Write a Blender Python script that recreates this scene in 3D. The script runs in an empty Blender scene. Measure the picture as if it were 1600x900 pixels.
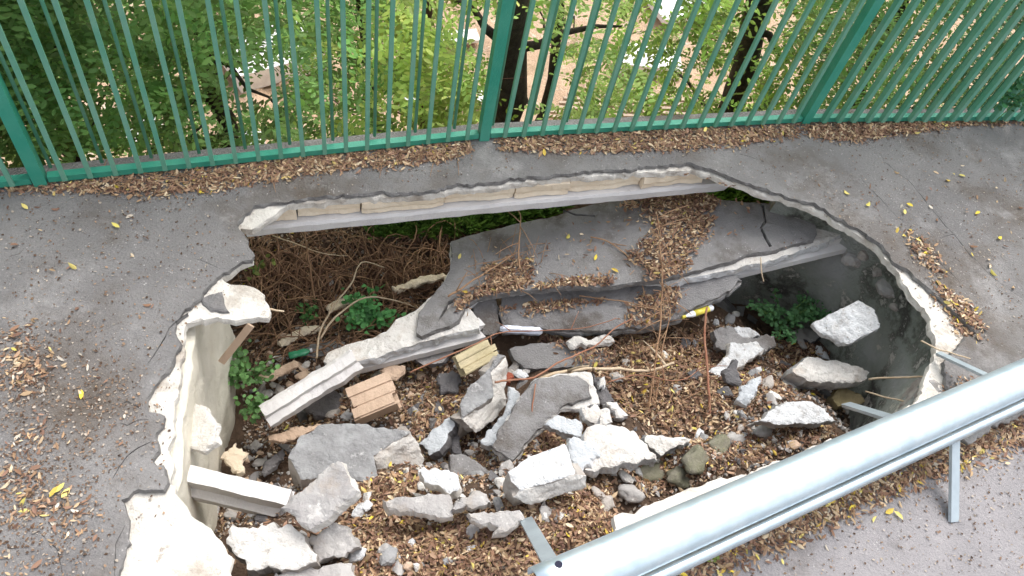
import bpy, math, random
import numpy as np
from mathutils import Vector, noise
from mathutils.geometry import delaunay_2d_cdt
from mathutils.bvhtree import BVHTree

S = bpy.context.scene
C = S.collection
R = math.radians
rng = np.random.default_rng(11)
random.seed(7)

# ------------------------------------------------------------------ camera
H, F = 2.5, 1200.0
NX, NY = 565 - 800, 1340 - 450
DN = math.hypot(NX, NY)
TH = math.atan2(F, DN)
fw = np.array([0, math.cos(TH), -math.sin(TH)])
r0 = np.array([1.0, 0, 0])
d0 = np.array([0, -math.sin(TH), -math.cos(TH)])
ux, uy = NX / DN, NY / DN
e1 = ux * d0 + uy * r0
e2 = uy * d0 - ux * r0
EYE = np.array([0, 0, H])
cam = bpy.data.cameras.new('camera')
camo = bpy.data.objects.new('camera', cam)
C.objects.link(camo)
from mathutils import Matrix
M = Matrix(((e1[0], -e2[0], -fw[0], 0), (e1[1], -e2[1], -fw[1], 0), (e1[2], -e2[2], -fw[2], H), (0, 0, 0, 1)))
camo.matrix_world = M
cam.sensor_width = 36
cam.lens = F / 1600 * 36
cam.clip_end = 500
cam.clip_start = 0.02
S.camera = camo

# ------------------------------------------------------------------ light (overcast day)
w = bpy.data.worlds.new('World')
S.world = w
w.use_nodes = True
nt = w.node_tree
bg = nt.nodes['Background']
sky = nt.nodes.new('ShaderNodeTexSky')
sky.sky_type = 'NISHITA'
sky.sun_disc = False
SUN_EL, SUN_AZ = 62, 25
sky.sun_elevation = R(SUN_EL)
sky.sun_rotation = R(SUN_AZ)
sky.dust_density = 4
sky.air_density = 1.0
hs = nt.nodes.new('ShaderNodeHueSaturation')
hs.inputs['Saturation'].default_value = 0.30
nt.links.new(sky.outputs[0], hs.inputs['Color'])
nt.links.new(hs.outputs[0], bg.inputs['Color'])
bg.inputs['Strength'].default_value = 0.15
sl = bpy.data.lights.new('sun', 'SUN')
sl.energy = 0.7
sl.angle = R(28)
sl.color = (1, 0.97, 0.92)
so = bpy.data.objects.new('sun', sl)
C.objects.link(so)
sd = Vector((math.sin(R(SUN_AZ)) * math.cos(R(SUN_EL)), math.cos(R(SUN_AZ)) * math.cos(R(SUN_EL)), math.sin(R(SUN_EL))))
so.rotation_euler = sd.to_track_quat('Z', 'Y').to_euler()
S.view_settings.view_transform = 'Standard'
S.view_settings.look = 'None'
S.view_settings.gamma = 1
S.view_settings.exposure = 1.2
S.render.resolution_x, S.render.resolution_y = 1024, 576

# ------------------------------------------------------------------ mapping helpers
def ray(px, py):
    r = fw * F + e1 * (px - 800) + e2 * (py - 450)
    return r / np.linalg.norm(r)

def P(px, py, z=0.0):
    r = ray(px, py)
    return EYE + r * ((z - H) / r[2])

def onplane(px, py, pl):
    r = ray(px, py)
    return EYE + r * (((pl[0] - EYE) @ pl[1]) / (r @ pl[1]))

O = P(755, 215)
U = np.array([.887, .463, 0]); U /= np.linalg.norm(U)
V = np.array([-U[1], U[0], 0])
def uv(p): q = p - O; return q @ U, q @ V
def frm(u, v, z): return O + U * u + V * v + np.array([0, 0, z])
def PV(px, py, v):
    r = ray(px, py)
    return EYE + r * (((O + V * v - EYE) @ V) / (r @ V))

# pit floor heights (where the rubble lies) as control points
CP = [(450,400,-1.15),(600,380,-1.2),(700,345,-1.3),(850,330,-1.35),(1000,300,-1.4),(400,500,-1.2),(500,480,-1.0),
      (480,550,-1.02),(400,650,-1.08),(430,730,-.98),(350,800,-.95),(600,600,-.85),(560,520,-.95),(700,700,-.72),(750,600,-.75),
      (900,540,-.72),(1000,620,-.58),(1050,660,-.5),(1100,530,-.68),(1200,480,-1.0),(1280,560,-.85),(1400,600,-.95),
      (1400,660,-.8),(1200,680,-.42),(1000,710,-.4),(900,690,-.47),(700,850,-.22),(800,880,-.18),(600,860,-.24),
      (500,890,-.22),(900,810,-.2),(960,760,-.28),(640,800,-.32),(1100,720,-.3),(1250,690,-.35),(300,830,-.9),
      (380,860,-.4),(520,800,-.4),(850,430,-1.0),(1000,420,-1.1),(1150,360,-1.3),(1250,420,-1.15),(700,980,-.12),(500,980,-.12)]
CPW = np.array([P(a, b, z) for a, b, z in CP])
CUV = np.array([[*uv(p), p[2]] for p in CPW])
def hpit(u, v):
    u = np.asarray(u, float); v = np.asarray(v, float)
    d2 = (u[..., None] - CUV[:, 0]) ** 2 + (v[..., None] - CUV[:, 1]) ** 2 + 1e-3
    wt = d2 ** -1.6
    return (wt * CUV[:, 2]).sum(-1) / wt.sum(-1)
def height(u, v):
    u = np.asarray(u, float); v = np.asarray(v, float)
    hp = hpit(u, np.minimum(v, -.1))
    ho = np.interp(v, [-.6, -.2, .15, .5, .9, 1.6, 3, 5, 9, 30, 60, 120], [-1.2, -1.1, -.85, -.72, -1.2, -2.6, -4.3, -5.1, -5.4, -5.4, 2, 30])
    k = np.clip((v + .5) / .6, 0, 1); k = k * k * (3 - 2 * k)
    n = 0.02 * np.sin(u * 9.1 + np.sin(v * 7) * 2) * np.sin(v * 11.3 + u * 3) + 0.012 * np.sin(u * 31 + v * 17) * np.sin(v * 37 - u * 13)
    return hp * (1 - k) + ho * k + n
def hit_floor(px, py):
    r = ray(px, py); ts = np.concatenate([np.arange(2.0, 8, .04), np.arange(8, 40, .3)])
    for _ in range(3):
        p = EYE + r * ts[:, None]; q = p - O
        below = p[:, 2] < height(q @ U, q @ V)
        i = int(np.argmax(below)) if below.any() else len(ts) - 1
        ts = np.linspace(ts[max(i - 1, 0)], ts[i], 12)
    return EYE + r * ts[-1]

# ------------------------------------------------------------------ object helpers
def mesh_obj(name, verts, faces, mats, parent=None, fmat=None, smooth=False, cols=None):
    me = bpy.data.meshes.new(name)
    me.from_pydata([tuple(map(float, v)) for v in verts], [], [tuple(f) for f in faces])
    for m in (mats if isinstance(mats, (list, tuple)) else [mats]): me.materials.append(m)
    if fmat is not None: me.polygons.foreach_set('material_index', np.array(fmat, dtype=np.int32))
    if smooth: me.polygons.foreach_set('use_smooth', np.ones(len(me.polygons), dtype=bool))
    if cols is not None:
        ca = me.color_attributes.new('Col', 'FLOAT_COLOR', 'POINT')
        ca.data.foreach_set('color', np.asarray(cols, dtype=np.float32).ravel())
    me.update()
    o = bpy.data.objects.new(name, me)
    C.objects.link(o)
    if parent is not None:
        o.parent = parent
        o.matrix_parent_inverse = Matrix.Translation(parent.location).inverted()
    return o

def tag(o, label, cat, group=None):
    o['label'] = label; o['category'] = cat
    if group: o['group'] = group
    return o
def struct(o): o['kind'] = 'structure'; return o
def thing(name, label, cat, loc, group=None):
    o = bpy.data.objects.new(name, None)
    o.empty_display_size = .1
    C.objects.link(o); o.location = tuple(map(float, loc))
    return tag(o, label, cat, group)

class MB:
    def __init__(s): s.v = []; s.f = []; s.m = []
    def add(s, vs, fs, mi=0):
        b = len(s.v); s.v += [tuple(map(float, v)) for v in vs]
        s.f += [tuple(i + b for i in f) for f in fs]; s.m += [mi] * len(fs)
    def bar(s, a, b, wd, dp, side=None, mi=0):
        a = np.array(a, float); b = np.array(b, float)
        ax = (b - a) / np.linalg.norm(b - a)
        x = np.array(side if side is not None else ((0, 0, 1) if abs(ax[2]) < .9 else (1, 0, 0)), float)
        x = x - ax * (x @ ax); x /= np.linalg.norm(x); y = np.cross(ax, x)
        c = [(-1, -1), (1, -1), (1, 1), (-1, 1)]
        vs = [p + x * i * wd / 2 + y * j * dp / 2 for p in (a, b) for i, j in c]
        s.add(vs, [(3, 2, 1, 0), (4, 5, 6, 7), (0, 1, 5, 4), (1, 2, 6, 5), (2, 3, 7, 6), (3, 0, 4, 7)], mi)
    def tube(s, pts, rad, n=6, mi=0):
        pts = [np.array(p, float) for p in pts]
        if not hasattr(rad, '__len__'): rad = [rad] * len(pts)
        vs = []; up = np.array([.13, .27, .95])
        for i, p in enumerate(pts):
            t = pts[min(i + 1, len(pts) - 1)] - pts[max(i - 1, 0)]
            t = t / (np.linalg.norm(t) + 1e-9)
            x = np.cross(t, up); nx = np.linalg.norm(x)
            if nx < .1: x = np.cross(t, (1, 0, 0)); nx = np.linalg.norm(x)
            x /= nx; y = np.cross(t, x)
            for k in range(n):
                a = 2 * math.pi * k / n
                vs.append(p + (x * math.cos(a) + y * math.sin(a)) * rad[i])
        fs = []
        for i in range(len(pts) - 1):
            for k in range(n):
                a = i * n + k; b = i * n + (k + 1) % n
                fs.append((a, b, b + n, a + n))
        fs.append(tuple(reversed(range(n)))); fs.append(tuple(range((len(pts) - 1) * n, len(pts) * n)))
        s.add(vs, fs, mi)
    def build(s, name, mats, parent=None, smooth=False):
        return mesh_obj(name, s.v, s.f, mats, parent, s.m, smooth)

def smooth_path(pts, n=5):
    pts = [np.array(p, float) for p in pts]
    if len(pts) < 3: return [pts[0] + (pts[-1] - pts[0]) * k / n for k in range(n + 1)]
    out = []
    for i in range(len(pts) - 1):
        a = pts[max(i - 1, 0)]; b = pts[i]; c = pts[i + 1]; d = pts[min(i + 2, len(pts) - 1)]
        for k in range(n):
            t = k / n
            out.append(.5 * ((2 * b) + (c - a) * t + (2 * a - 5 * b + 4 * c - d) * t * t + (-a + 3 * b - 3 * c + d) * t ** 3))
    out.append(pts[-1]); return out

# ------------------------------------------------------------------ materials
def mat(name, col, rough=.9, col2=None, scale=6, detail=6, lo=.35, hi=.65, bump=.3, bscale=40, speck=None, spscale=140, spthr=.12,
        stain=None, stscale=2.5, stlo=.5, sthi=.7, metallic=0, transl=0, vcol=False, spec=.3, bdist=.01, blotch=None):
    m = bpy.data.materials.new(name); m.use_nodes = True
    n = m.node_tree; b = n.nodes['Principled BSDF']; L = n.links.new
    tc = n.nodes.new('ShaderNodeTexCoord')
    def tex(sc, det=6, rough_=.6):
        t = n.nodes.new('ShaderNodeTexNoise'); t.inputs['Scale'].default_value = sc
        t.inputs['Detail'].default_value = det; t.inputs['Roughness'].default_value = rough_
        L(tc.outputs['Object'], t.inputs['Vector']); return t.outputs[0]
    def ramp(src, a, bb):
        r = n.nodes.new('ShaderNodeMapRange'); r.inputs[1].default_value = a; r.inputs[2].default_value = bb
        L(src, r.inputs[0]); return r.outputs[0]
    def mix(fac, ca, cb, mode='MIX'):
        x = n.nodes.new('ShaderNodeMix'); x.data_type = 'RGBA'; x.blend_type = mode
        if isinstance(fac, float): x.inputs[0].default_value = fac
        else: L(fac, x.inputs[0])
        for c_, i in ((ca, 6), (cb, 7)):
            if isinstance(c_, tuple): x.inputs[i].default_value = (*c_, 1)
            else: L(c_, x.inputs[i])
        return x.outputs[2]
    cur = tuple(col)
    if vcol:
        at = n.nodes.new('ShaderNodeAttribute'); at.attribute_name = 'Col'; cur = at.outputs['Color']
    if col2 is not None: cur = mix(ramp(tex(scale, detail), lo, hi), cur, tuple(col2))
    if stain is not None: cur = mix(ramp(tex(stscale, 8, .65), stlo, sthi), cur, tuple(stain))
    if blotch is not None: cur = mix(ramp(tex(blotch[1], 10, .75), blotch[2], blotch[3]), cur, tuple(blotch[0]))
    if speck is not None:
        vo = n.nodes.new('ShaderNodeTexVoronoi'); vo.inputs['Scale'].default_value = spscale
        L(tc.outputs['Object'], vo.inputs['Vector'])
        s1 = ramp(vo.outputs['Distance'], spthr + .06, spthr)
        wn = ramp(tex(spscale * .35, 2), .52, .62)
        mm = n.nodes.new('ShaderNodeMath'); mm.operation = 'MULTIPLY'; L(s1, mm.inputs[0]); L(wn, mm.inputs[1])
        m2 = n.nodes.new('ShaderNodeMath'); m2.operation = 'MULTIPLY'; L(mm.outputs[0], m2.inputs[0]); L(ramp(tex(3.1, 4), .38, .62), m2.inputs[1]); mm = m2
        cur = mix(mm.outputs[0], cur, tuple(speck))
    if isinstance(cur, tuple): b.inputs['Base Color'].default_value = (*cur, 1)
    else: L(cur, b.inputs['Base Color'])
    b.inputs['Roughness'].default_value = rough
    b.inputs['Metallic'].default_value = metallic
    b.inputs['Specular IOR Level'].default_value = spec
    if bump:
        bp = n.nodes.new('ShaderNodeBump'); bp.inputs['Strength'].default_value = bump; bp.inputs['Distance'].default_value = bdist
        L(tex(bscale, 8, .7), bp.inputs['Height']); L(bp.outputs[0], b.inputs['Normal'])
    if transl:
        tr = n.nodes.new('ShaderNodeBsdfTranslucent'); ms = n.nodes.new('ShaderNodeMixShader'); ms.inputs[0].default_value = transl
        if isinstance(cur, tuple): tr.inputs[0].default_value = (*cur, 1)
        else: L(cur, tr.inputs[0])
        L(b.outputs[0], ms.inputs[1]); L(tr.outputs[0], ms.inputs[2]); L(ms.outputs[0], n.nodes['Material Output'].inputs[0])
    return m

M_asph = mat('asphalt', (.20, .19, .187), .92, (.275, .263, .255), scale=2.2, bump=1, bscale=90, speck=(.55, .52, .5), spscale=75, spthr=.2,
             stain=(.15, .125, .105), stscale=1.7, stlo=.5, sthi=.66, bdist=.012, blotch=((.37, .355, .345), 2.6, .53, .70))
M_asphslab = mat('asphalt_fallen', (.235, .226, .225), .92, (.30, .29, .285), scale=5, bump=.8, bscale=120, speck=(.5, .48, .47), spscale=75, spthr=.2,
             stain=(.13, .11, .095), stscale=4, stlo=.5, sthi=.65, bdist=.012, blotch=((.25, .24, .235), 8, .57, .68))
M_asphedge = mat('asphalt_broken', (.15, .143, .14), .95, (.26, .25, .24), scale=30, bump=1, bscale=80, speck=(.3, .29, .28), spscale=90, spthr=.2)
M_road = mat('road_asphalt', (.30, .285, .29), .92, (.37, .35, .355), scale=4, bump=1, bscale=80, speck=(.55, .53, .52), spscale=80, spthr=.18,
             stain=(.24, .21, .19), stscale=3, stlo=.55, sthi=.7, bdist=.012, blotch=((.24,.23,.235), 6, .56, .68))
M_white = mat('broken_concrete', (.74, .715, .675), .95, (.66, .625, .58), scale=9, bump=1, bscale=45, stain=(.5,.42,.35), stscale=6, stlo=.54, sthi=.72, speck=(.45,.41,.37), spscale=55, spthr=.22, blotch=((.42, .38, .34), 16, .56, .68), bdist=.012)
M_rim = mat('broken_slab_rim', (.77, .73, .665), .95, (.66, .62, .56), scale=9, bump=1, bscale=45, stain=(.42,.36,.30), stscale=6, stlo=.52, sthi=.68, blotch=((.38, .33, .28), 20, .57, .67), bdist=.012)
M_whitec = mat('broken_concrete_cool', (.73, .74, .75), .95, (.6, .6, .6), scale=9, bump=1, bscale=50, stain=(.45,.40,.35), stscale=7, stlo=.56, sthi=.74, speck=(.36,.34,.32), spscale=55, spthr=.22, blotch=((.36, .34, .32), 13, .55, .67), bdist=.012)
M_grey = mat('grey_concrete', (.37, .37, .37), .95, (.2, .195, .195), scale=9, bump=1, bscale=40, blotch=((.55, .54, .53), 9, .56, .66), bdist=.012)
M_greyw = mat('weathered_concrete', (.45, .43, .41), .95, (.33, .31, .30), scale=8, bump=1, bscale=60, stain=(.34,.29,.24), stscale=7, stlo=.54, sthi=.72, speck=(.62,.6,.57), spscale=55, spthr=.2, blotch=((.62, .6, .57), 10, .58, .7), bdist=.006)
M_side = mat('dirty_concrete', (.5, .46, .42), .95, (.34, .3, .27), scale=14, bump=1, bscale=45, bdist=.01)
M_dark = mat('dark_rubble', (.13, .125, .13), .95, (.19, .18, .18), scale=14, bump=1, bscale=60)
M_clay = mat('clay_block', (.62, .46, .34), .9, (.5, .36, .26), scale=7, bump=.6, bscale=70, blotch=((.45, .32, .22), 9, .62, .75))
M_clayp = mat('pale_clay_block', (.86, .75, .59), .9, (.78, .65, .49), scale=7, bump=.6, bscale=70, blotch=((.5, .4, .3), 12, .64, .75))
M_clayy = mat('yellow_clay_block', (.68, .58, .38), .9, (.55, .47, .28), scale=9, bump=.6, bscale=70, blotch=((.3, .32, .15), 14, .58, .7))
M_beam = mat('cast_beam', (.74, .72, .70), .9, (.62, .60, .59), scale=5, bump=.5, bscale=60, blotch=((.4, .38, .37), 10, .62, .75))
M_wall = mat('lime_wall', (.80, .75, .64), .95, (.70, .65, .54), scale=4, bump=.7, bscale=25, blotch=((.45, .40, .32), 5, .58, .75), bdist=.015)
M_wallg = mat('mossy_wall', (.50, .505, .48), .95, (.26, .29, .22), scale=3.5, bump=1, bscale=22, stain=(.12,.115,.10), stscale=3.5, stlo=.53, sthi=.60, blotch=((.66, .63, .56), 7, .56, .62), bdist=.05)
M_soil = mat('soil', (.17, .11, .075), 1, (.09, .058, .04), scale=25, bump=1, bscale=50, bdist=.03, blotch=((.22, .14, .09), 30, .55, .65))
M_slope = mat('sandy_ground', (.62, .45, .31), 1, (.5, .34, .22), scale=1.5, bump=1, bscale=12, bdist=.08, stain=(.3, .22, .13), stscale=.9, stlo=.55, sthi=.7,
              blotch=((.72, .6, .48), 3, .55, .65))
M_bark = mat('bark', (.055, .042, .035), 1, (.10, .08, .065), scale=20, bump=1, bscale=30, bdist=.02)
M_barkr = mat('red_bark', (.10, .045, .035), 1, (.15, .08, .06), scale=20, bump=1, bscale=30)
M_twig = mat('dry_twig', (.42, .27, .16), .9, (.3, .17, .10), scale=20, bump=.5)
M_twigr = mat('red_twig', (.30, .13, .08), .9, (.36, .19, .12), scale=20, bump=.5)
M_twigp = mat('peeled_branch', (.62, .5, .36), .9, (.48, .36, .24), scale=20, bump=.5)
M_root = mat('root', (.36, .22, .14), 1, (.16, .09, .055), scale=20, bump=.5)
M_green = mat('green_paint', (.03, .29, .20), .42, (.07, .34, .24), scale=5, bump=.3, bscale=60, spec=.5, blotch=((.16, .15, .11), 22, .64, .72))
M_greenb = mat('bar_green_paint', (.10, .33, .225), .45, (.17, .37, .27), scale=7, bump=.25, bscale=60, spec=.5, blotch=((.16, .12, .08), 28, .66, .72))
M_galv = mat('galvanised_steel', (.64, .74, .80), .36, (.52, .63, .70), scale=14, bump=.3, bscale=24, metallic=.7, spec=.5, blotch=((.56, .60, .62), 9, .56, .72), bdist=.004)
M_galvd = mat('galvanised_leg', (.48, .55, .59), .45, (.4, .46, .5), scale=9, bump=.1, metallic=.5, spec=.5)
M_hole = mat('bolt_hole_dark', (.02, .02, .04), .8, bump=0)
M_leaf = mat('leaf_litter', (1, 1, 1), .75, vcol=True, bump=0, transl=.12, spec=.3)
M_fol = mat('foliage', (1, 1, 1), .5, vcol=True, bump=0, transl=.45, spec=.35)
M_plas = mat('green_plastic', (.05, .28, .14), .2, (.03, .2, .1), bump=.1, spec=.5)
M_lid = mat('white_plastic', (.8, .82, .85), .35, bump=.05, spec=.5)
M_yel = mat('yellow_plastic', (.7, .6, .08), .4, bump=.05, spec=.5)
M_foil = mat('foil', (.75, .78, .85), .3, (.6, .64, .75), bump=.3, metallic=.4)
M_wht = mat('white_board', (.75, .74, .72), .8, (.6, .58, .56), bump=.3)
M_plank = mat('plank', (.45, .36, .27), .9, (.35, .27, .2), bump=.4)
M_rust = mat('rusty_brick', (.35, .1, .06), .9, (.25, .07, .04), bump=.6)
M_moss = mat('mossy_stone', (.26, .24, .19), 1, (.15, .15, .09), scale=14, bump=1, bscale=40, blotch=((.3, .28, .22), 14, .56, .66))
M_olive = mat('ochre_stone', (.34, .28, .15), .95, (.26, .21, .12), scale=12, bump=1, bscale=40)
M_paleblue = mat('pale_cut_concrete', (.56, .58, .60), .9, (.44, .46, .48), scale=8, bump=.7, bscale=70, blotch=((.42, .44, .46), 20, .6, .7))
M_plant = mat('plant_leaf', (1, 1, 1), .55, vcol=True, bump=0, transl=.35, spec=.3)

# ------------------------------------------------------------------ broken plate builder
def nz(p, s, seed=0.0):
    return noise.fractal(Vector((p[0] * s + seed, p[1] * s - seed, p[2] * s + seed * .5)), 1.0, 2.0, 5)

def pip(pt, poly):
    x, y = pt; c = False; j = len(poly) - 1
    for i in range(len(poly)):
        xi, yi = poly[i]; xj, yj = poly[j]
        if (yi > y) != (yj > y) and x < (xj - xi) * (y - yi) / (yj - yi) + xi: c = not c
        j = i
    return c

def pips(pts, poly):
    pts = np.asarray(pts, float); c = np.zeros(len(pts), bool); q = np.asarray(poly, float); x, y = pts[:, 0], pts[:, 1]
    for i in range(len(q)):
        xi, yi = q[i]; xj, yj = q[i - 1]
        if yi == yj: continue
        c ^= ((yi > y) != (yj > y)) & (x < (xj - xi) * (y - yi) / (yj - yi) + xi)
    return c

def resample(pts, step, amp, seed):
    out = []
    n = len(pts)
    for i in range(n):
        a = pts[i]; b = pts[(i + 1) % n]; d = b - a; L = np.linalg.norm(d)
        k = max(1, int(L / step))
        t = d / (L + 1e-9); q = np.array([-t[1], t[0]])
        for j in range(k):
            p = a + d * j / k
            o_ = nz((p[0], p[1], 0), 1 / (step * 3.3), seed) * amp * 1.6
            o2 = nz((p[0], p[1], 3), 1 / (step * 9), seed) * amp * 1.6
            out.append(p + q * (o_ + o2 + (random.uniform(-.45, .45) * amp)) + t * (random.uniform(-.25, .25) * step if amp else 0))
    return out

def plate(name, outline, pl, t, mats, parent=None, step=.018, amp=.006, grid=.03, rough=.004, drop=None, holes=(), seed=None, world=False, sideamp=.005, rings=3, off=0.0, bevel=.004):
    """solid broken plate: outline (pixels of its top face on plane pl, or world xy), thickness t; mats = (top, side)"""
    if seed is None: seed = float(rng.random() * 50)
    p0 = np.array(pl[0], float); nrm = np.array(pl[1], float); nrm /= np.linalg.norm(nrm)
    p0 = p0 + nrm * off
    a = np.cross(nrm, (0, 1, 0)); a /= np.linalg.norm(a); b = np.cross(nrm, a)
    if not world: loop3 = [onplane(x, y, (p0, nrm)) for x, y in outline]
    else: loop3 = [np.array([x, y, 0.0]) for x, y in outline]
    def to2(p): q = p - p0; return np.array([q @ a, q @ b])
    def to3(q, h=0): return p0 + a * q[0] + b * q[1] + nrm * h
    def area(l): return .5 * sum(l[i][0] * l[(i + 1) % len(l)][1] - l[(i + 1) % len(l)][0] * l[i][1] for i in range(len(l)))
    loops = []
    l2 = [to2(p) for p in loop3]
    if area(l2) < 0: l2 = l2[::-1]
    loops.append(resample(l2, step, amp, seed))
    for (ho, st, am) in holes:
        h2 = [to2(np.array([x, y, 0.0]) if world else onplane(x, y, (p0, nrm))) for x, y in ho]
        if area(h2) > 0: h2 = h2[::-1]
        loops.append(resample(h2, st, am, seed))
    V2 = []; ed = []; lid = []
    for l in loops:
        s0 = len(V2); V2 += [Vector(p) for p in l]; n = len(l)
        ed += [(s0 + i, s0 + (i + 1) % n) for i in range(n)]; lid.append((s0, n))
    mn = np.min(loops[0], axis=0); mx = np.max(loops[0], axis=0)
    if grid:
        gx, gy = np.meshgrid(np.arange(mn[0], mx[0], grid), np.arange(mn[1], mx[1], grid))
        Q = np.stack([gx.ravel(), gy.ravel()], 1); Q = Q + rng.uniform(-.3, .3, Q.shape) * grid
        ok = pips(Q, loops[0])
        for h in loops[1:]: ok &= ~pips(Q, h)
        V2 += [Vector(q) for q in Q[ok]]
    ov, oe, of, ovi, oei, ofi = delaunay_2d_cdt(V2, ed, [], 0, 1e-6)
    inv = {}
    for i, l in enumerate(ovi):
        for k in l: inv[k] = i
    verts = []
    isb = set(inv.get(i, -1) for i in range(sum(n for _, n in lid)))
    for i, q in enumerate(ov):
        p = to3(q); verts.append(p + nrm * (nz(p, 14, seed) * rough - (bevel if i in isb else 0)))
    faces = []; fm = []
    cc_ = np.array([(sum(ov[i][0] for i in f) / len(f), sum(ov[i][1] for i in f) / len(f)) for f in of])
    ok = pips(cc_, loops[0])
    for h in loops[1:]: ok &= ~pips(cc_, h)
    for f, okk in zip(of, ok):
        if okk:
            A = (ov[f[1]] - ov[f[0]]).cross(ov[f[2]] - ov[f[0]])
            f = list(f)
            if A < 0: f = f[::-1]
            faces.append(f); fm.append(0)
    nt_ = len(faces)
    # check orientation
    f = faces[0]; nn = np.cross(verts[f[1]] - verts[f[0]], verts[f[2]] - verts[f[0]])
    if nn @ nrm < 0: faces = [g[::-1] for g in faces]; flip = True
    else: flip = False
    dv = np.array(drop, float) if drop is not None else -nrm
    top_n = len(verts)
    for (s0, n) in lid:
        ring = [inv[s0 + i] for i in range(n)]
        prev = ring
        for k in range(1, rings + 1):
            base = len(verts)
            for i in range(n):
                p = verts[ring[i]]
                tgt = verts[ring[(i + 1) % n]] - verts[ring[i - 1]]
                out = np.cross(tgt, nrm); L = np.linalg.norm(out)
                out = out / L if L > 1e-6 else out * 0
                q = p + dv * t * k / rings
                q = q + out * (sideamp * (.5 + nz(q, 22, seed + 9) * 2.2) if k < rings or t < .06 else -sideamp)
                verts.append(q)
            cur = [base + i for i in range(n)]
            for i in range(n):
                j = (i + 1) % n
                g = (prev[i], cur[i], cur[j], prev[j])
                faces.append(g if not flip else g[::-1]); fm.append(1)
            prev = cur
    # bottom
    nb = len(verts)
    idx = {}
    last = {}
    vo_ = top_n
    for (s0, n) in lid:
        start = vo_ + (rings - 1) * n
        for i in range(n): last[inv[s0 + i]] = start + i
        vo_ += rings * n
    for g in faces[:nt_]:
        h = []
        for i in g:
            if i in last: h.append(last[i])
            else:
                if i not in idx: idx[i] = len(verts); verts.append(verts[i] + dv * t)
                h.append(idx[i])
        faces.append(h[::-1]); fm.append(1)
    o = mesh_obj(name, verts, faces, list(mats), parent, fm)
    return o

def plane_at(px, py, h=None, z=None, tx=0., ty=0.):
    if z is None: z = hit_floor(px, py)[2] + h
    return (P(px, py, z), np.array([-tx, -ty, 1.0]))
def plane3(a, b, c):
    n = np.cross(b - a, c - a)
    if n[2] < 0: n = -n
    return (a, n / np.linalg.norm(n))
def cen(ol): return (sum(p[0] for p in ol) / len(ol), sum(p[1] for p in ol) / len(ol))

def dense(ol): return ol

# ------------------------------------------------------------------ setting: hillside + pit floor
def axis(lo, hi, f0, f1, fine, k=1.16):
    a = list(np.arange(f0, f1, fine)); s = fine; x = f0
    L = []
    while x > lo: s *= k; x -= s; L.append(x)
    s = fine; x = a[-1]; Rr = []
    while x < hi: s *= k; x += s; Rr.append(x)
    return np.array(L[::-1] + a + Rr)
us = axis(-60, 70, -1.6, 2.6, .03); vs_ = axis(-4, 120, -2.3, .5, .03)
UU, VV = np.meshgrid(us, vs_)
ZZ = height(UU, VV)
nzv = np.array([noise.fractal(Vector((a * 2.2, b * 2.2, 0)), 1, 2, 5) for a, b in zip(UU.ravel(), VV.ravel())]).reshape(UU.shape)
ZZ += np.where(VV > .2, nzv * .25 * np.clip((VV - .2) / 3, 0, 1), nzv * .03)
ZZ = np.where(VV < -2.2, np.minimum(ZZ, -.35), ZZ)
verts = [frm(a, b, c) for a, b, c in zip(UU.ravel(), VV.ravel(), ZZ.ravel())]
nu, nv = len(us), len(vs_)
faces = []; fmi = []
for j in range(nv - 1):
    for i in range(nu - 1):
        faces.append((j * nu + i, j * nu + i + 1, (j + 1) * nu + i + 1, (j + 1) * nu + i))
        fmi.append(1 if vs_[j] > 1.2 + .3 * math.sin(us[i] * 3) else 0)
ground = struct(mesh_obj('ground', verts, faces, [M_soil, M_slope], None, fmi, True))

# ------------------------------------------------------------------ pavement with its hole
A_HOLE = [(400,318),(475,309),(528,303),(595,300),(660,298),(692,291),(741,286),(825,277),(913,268),(985,262),(1038,258),(1084,255),
          (1131,273),(1177,289),(1245,312),(1273,319),(1316,344),(1355,364),(1376,382),(1398,410),(1415,417),(1451,449),(1479,477),(1511,506),(1526,520),
          (1504,534),(1490,549),(1480,563),(1478,590),(1495,625),(1560,645),(1500,680),(1400,720),(1250,778),(1100,838),(960,905),(900,960),(700,1040),(400,1040),(186,960),
          (186,900),(200,848),(196,812),(190,780),(216,768),(256,766),(258,732),(240,720),(252,700),(240,684),(254,664),(256,650),(228,644),(236,616),
          (248,596),(272,560),(280,544),(270,520),(280,503),(300,480),(330,442),(349,424),(375,413),(398,401),(388,385),(382,368),(370,352),(377,341)]
C_HOLE = [(398,357),(425,340),(452,325),(480,317),(530,312),(600,307),(660,305),(741,295),(825,284),(913,276),(985,270),(1038,266),(1084,265),
          (1131,279),(1177,295),(1243,317),(1270,326),(1312,351),(1351,371),(1373,389),(1393,416),(1401,425),(1426,460),(1447,481),(1455,506),(1465,531),(1462,556),(1445,592),(1436,625),(1390,655),
          (1320,682),(1180,734),(1060,770),(990,796),(966,808),(955,850),(900,930),(700,980),(500,960),(385,925),
          (366,900),(348,844),(328,826),(308,820),(292,796),(266,776),(262,756),(266,728),(267,688),(272,656),(276,620),(281,580),(284,548),(286,520),(292,503),
          (313,492),(359,495),(420,497),(421,478),(405,453),(385,444),(352,439),(344,432),(365,419),(392,405),(384,388),(378,370),(374,356),(392,358)]
FP = [P(-420, 340), P(65, 285), P(755, 215), P(1255, 190), P(1600, 187), P(1860, 188)]
FP[0] = FP[1] + (FP[1] - FP[2]) * .98 + np.array([0, -.02, 0])
FP[5] = FP[4] + (FP[4] - FP[3]) / np.linalg.norm(FP[4] - FP[3]) * 1.5
FP.append(FP[5] + (FP[5] - FP[4]) * 1.3)
edge = [p + V * .10 for p in FP]
near = [edge[-1] - V * 7 + U * 1, edge[0] - V * 6 - U * 2]
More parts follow.
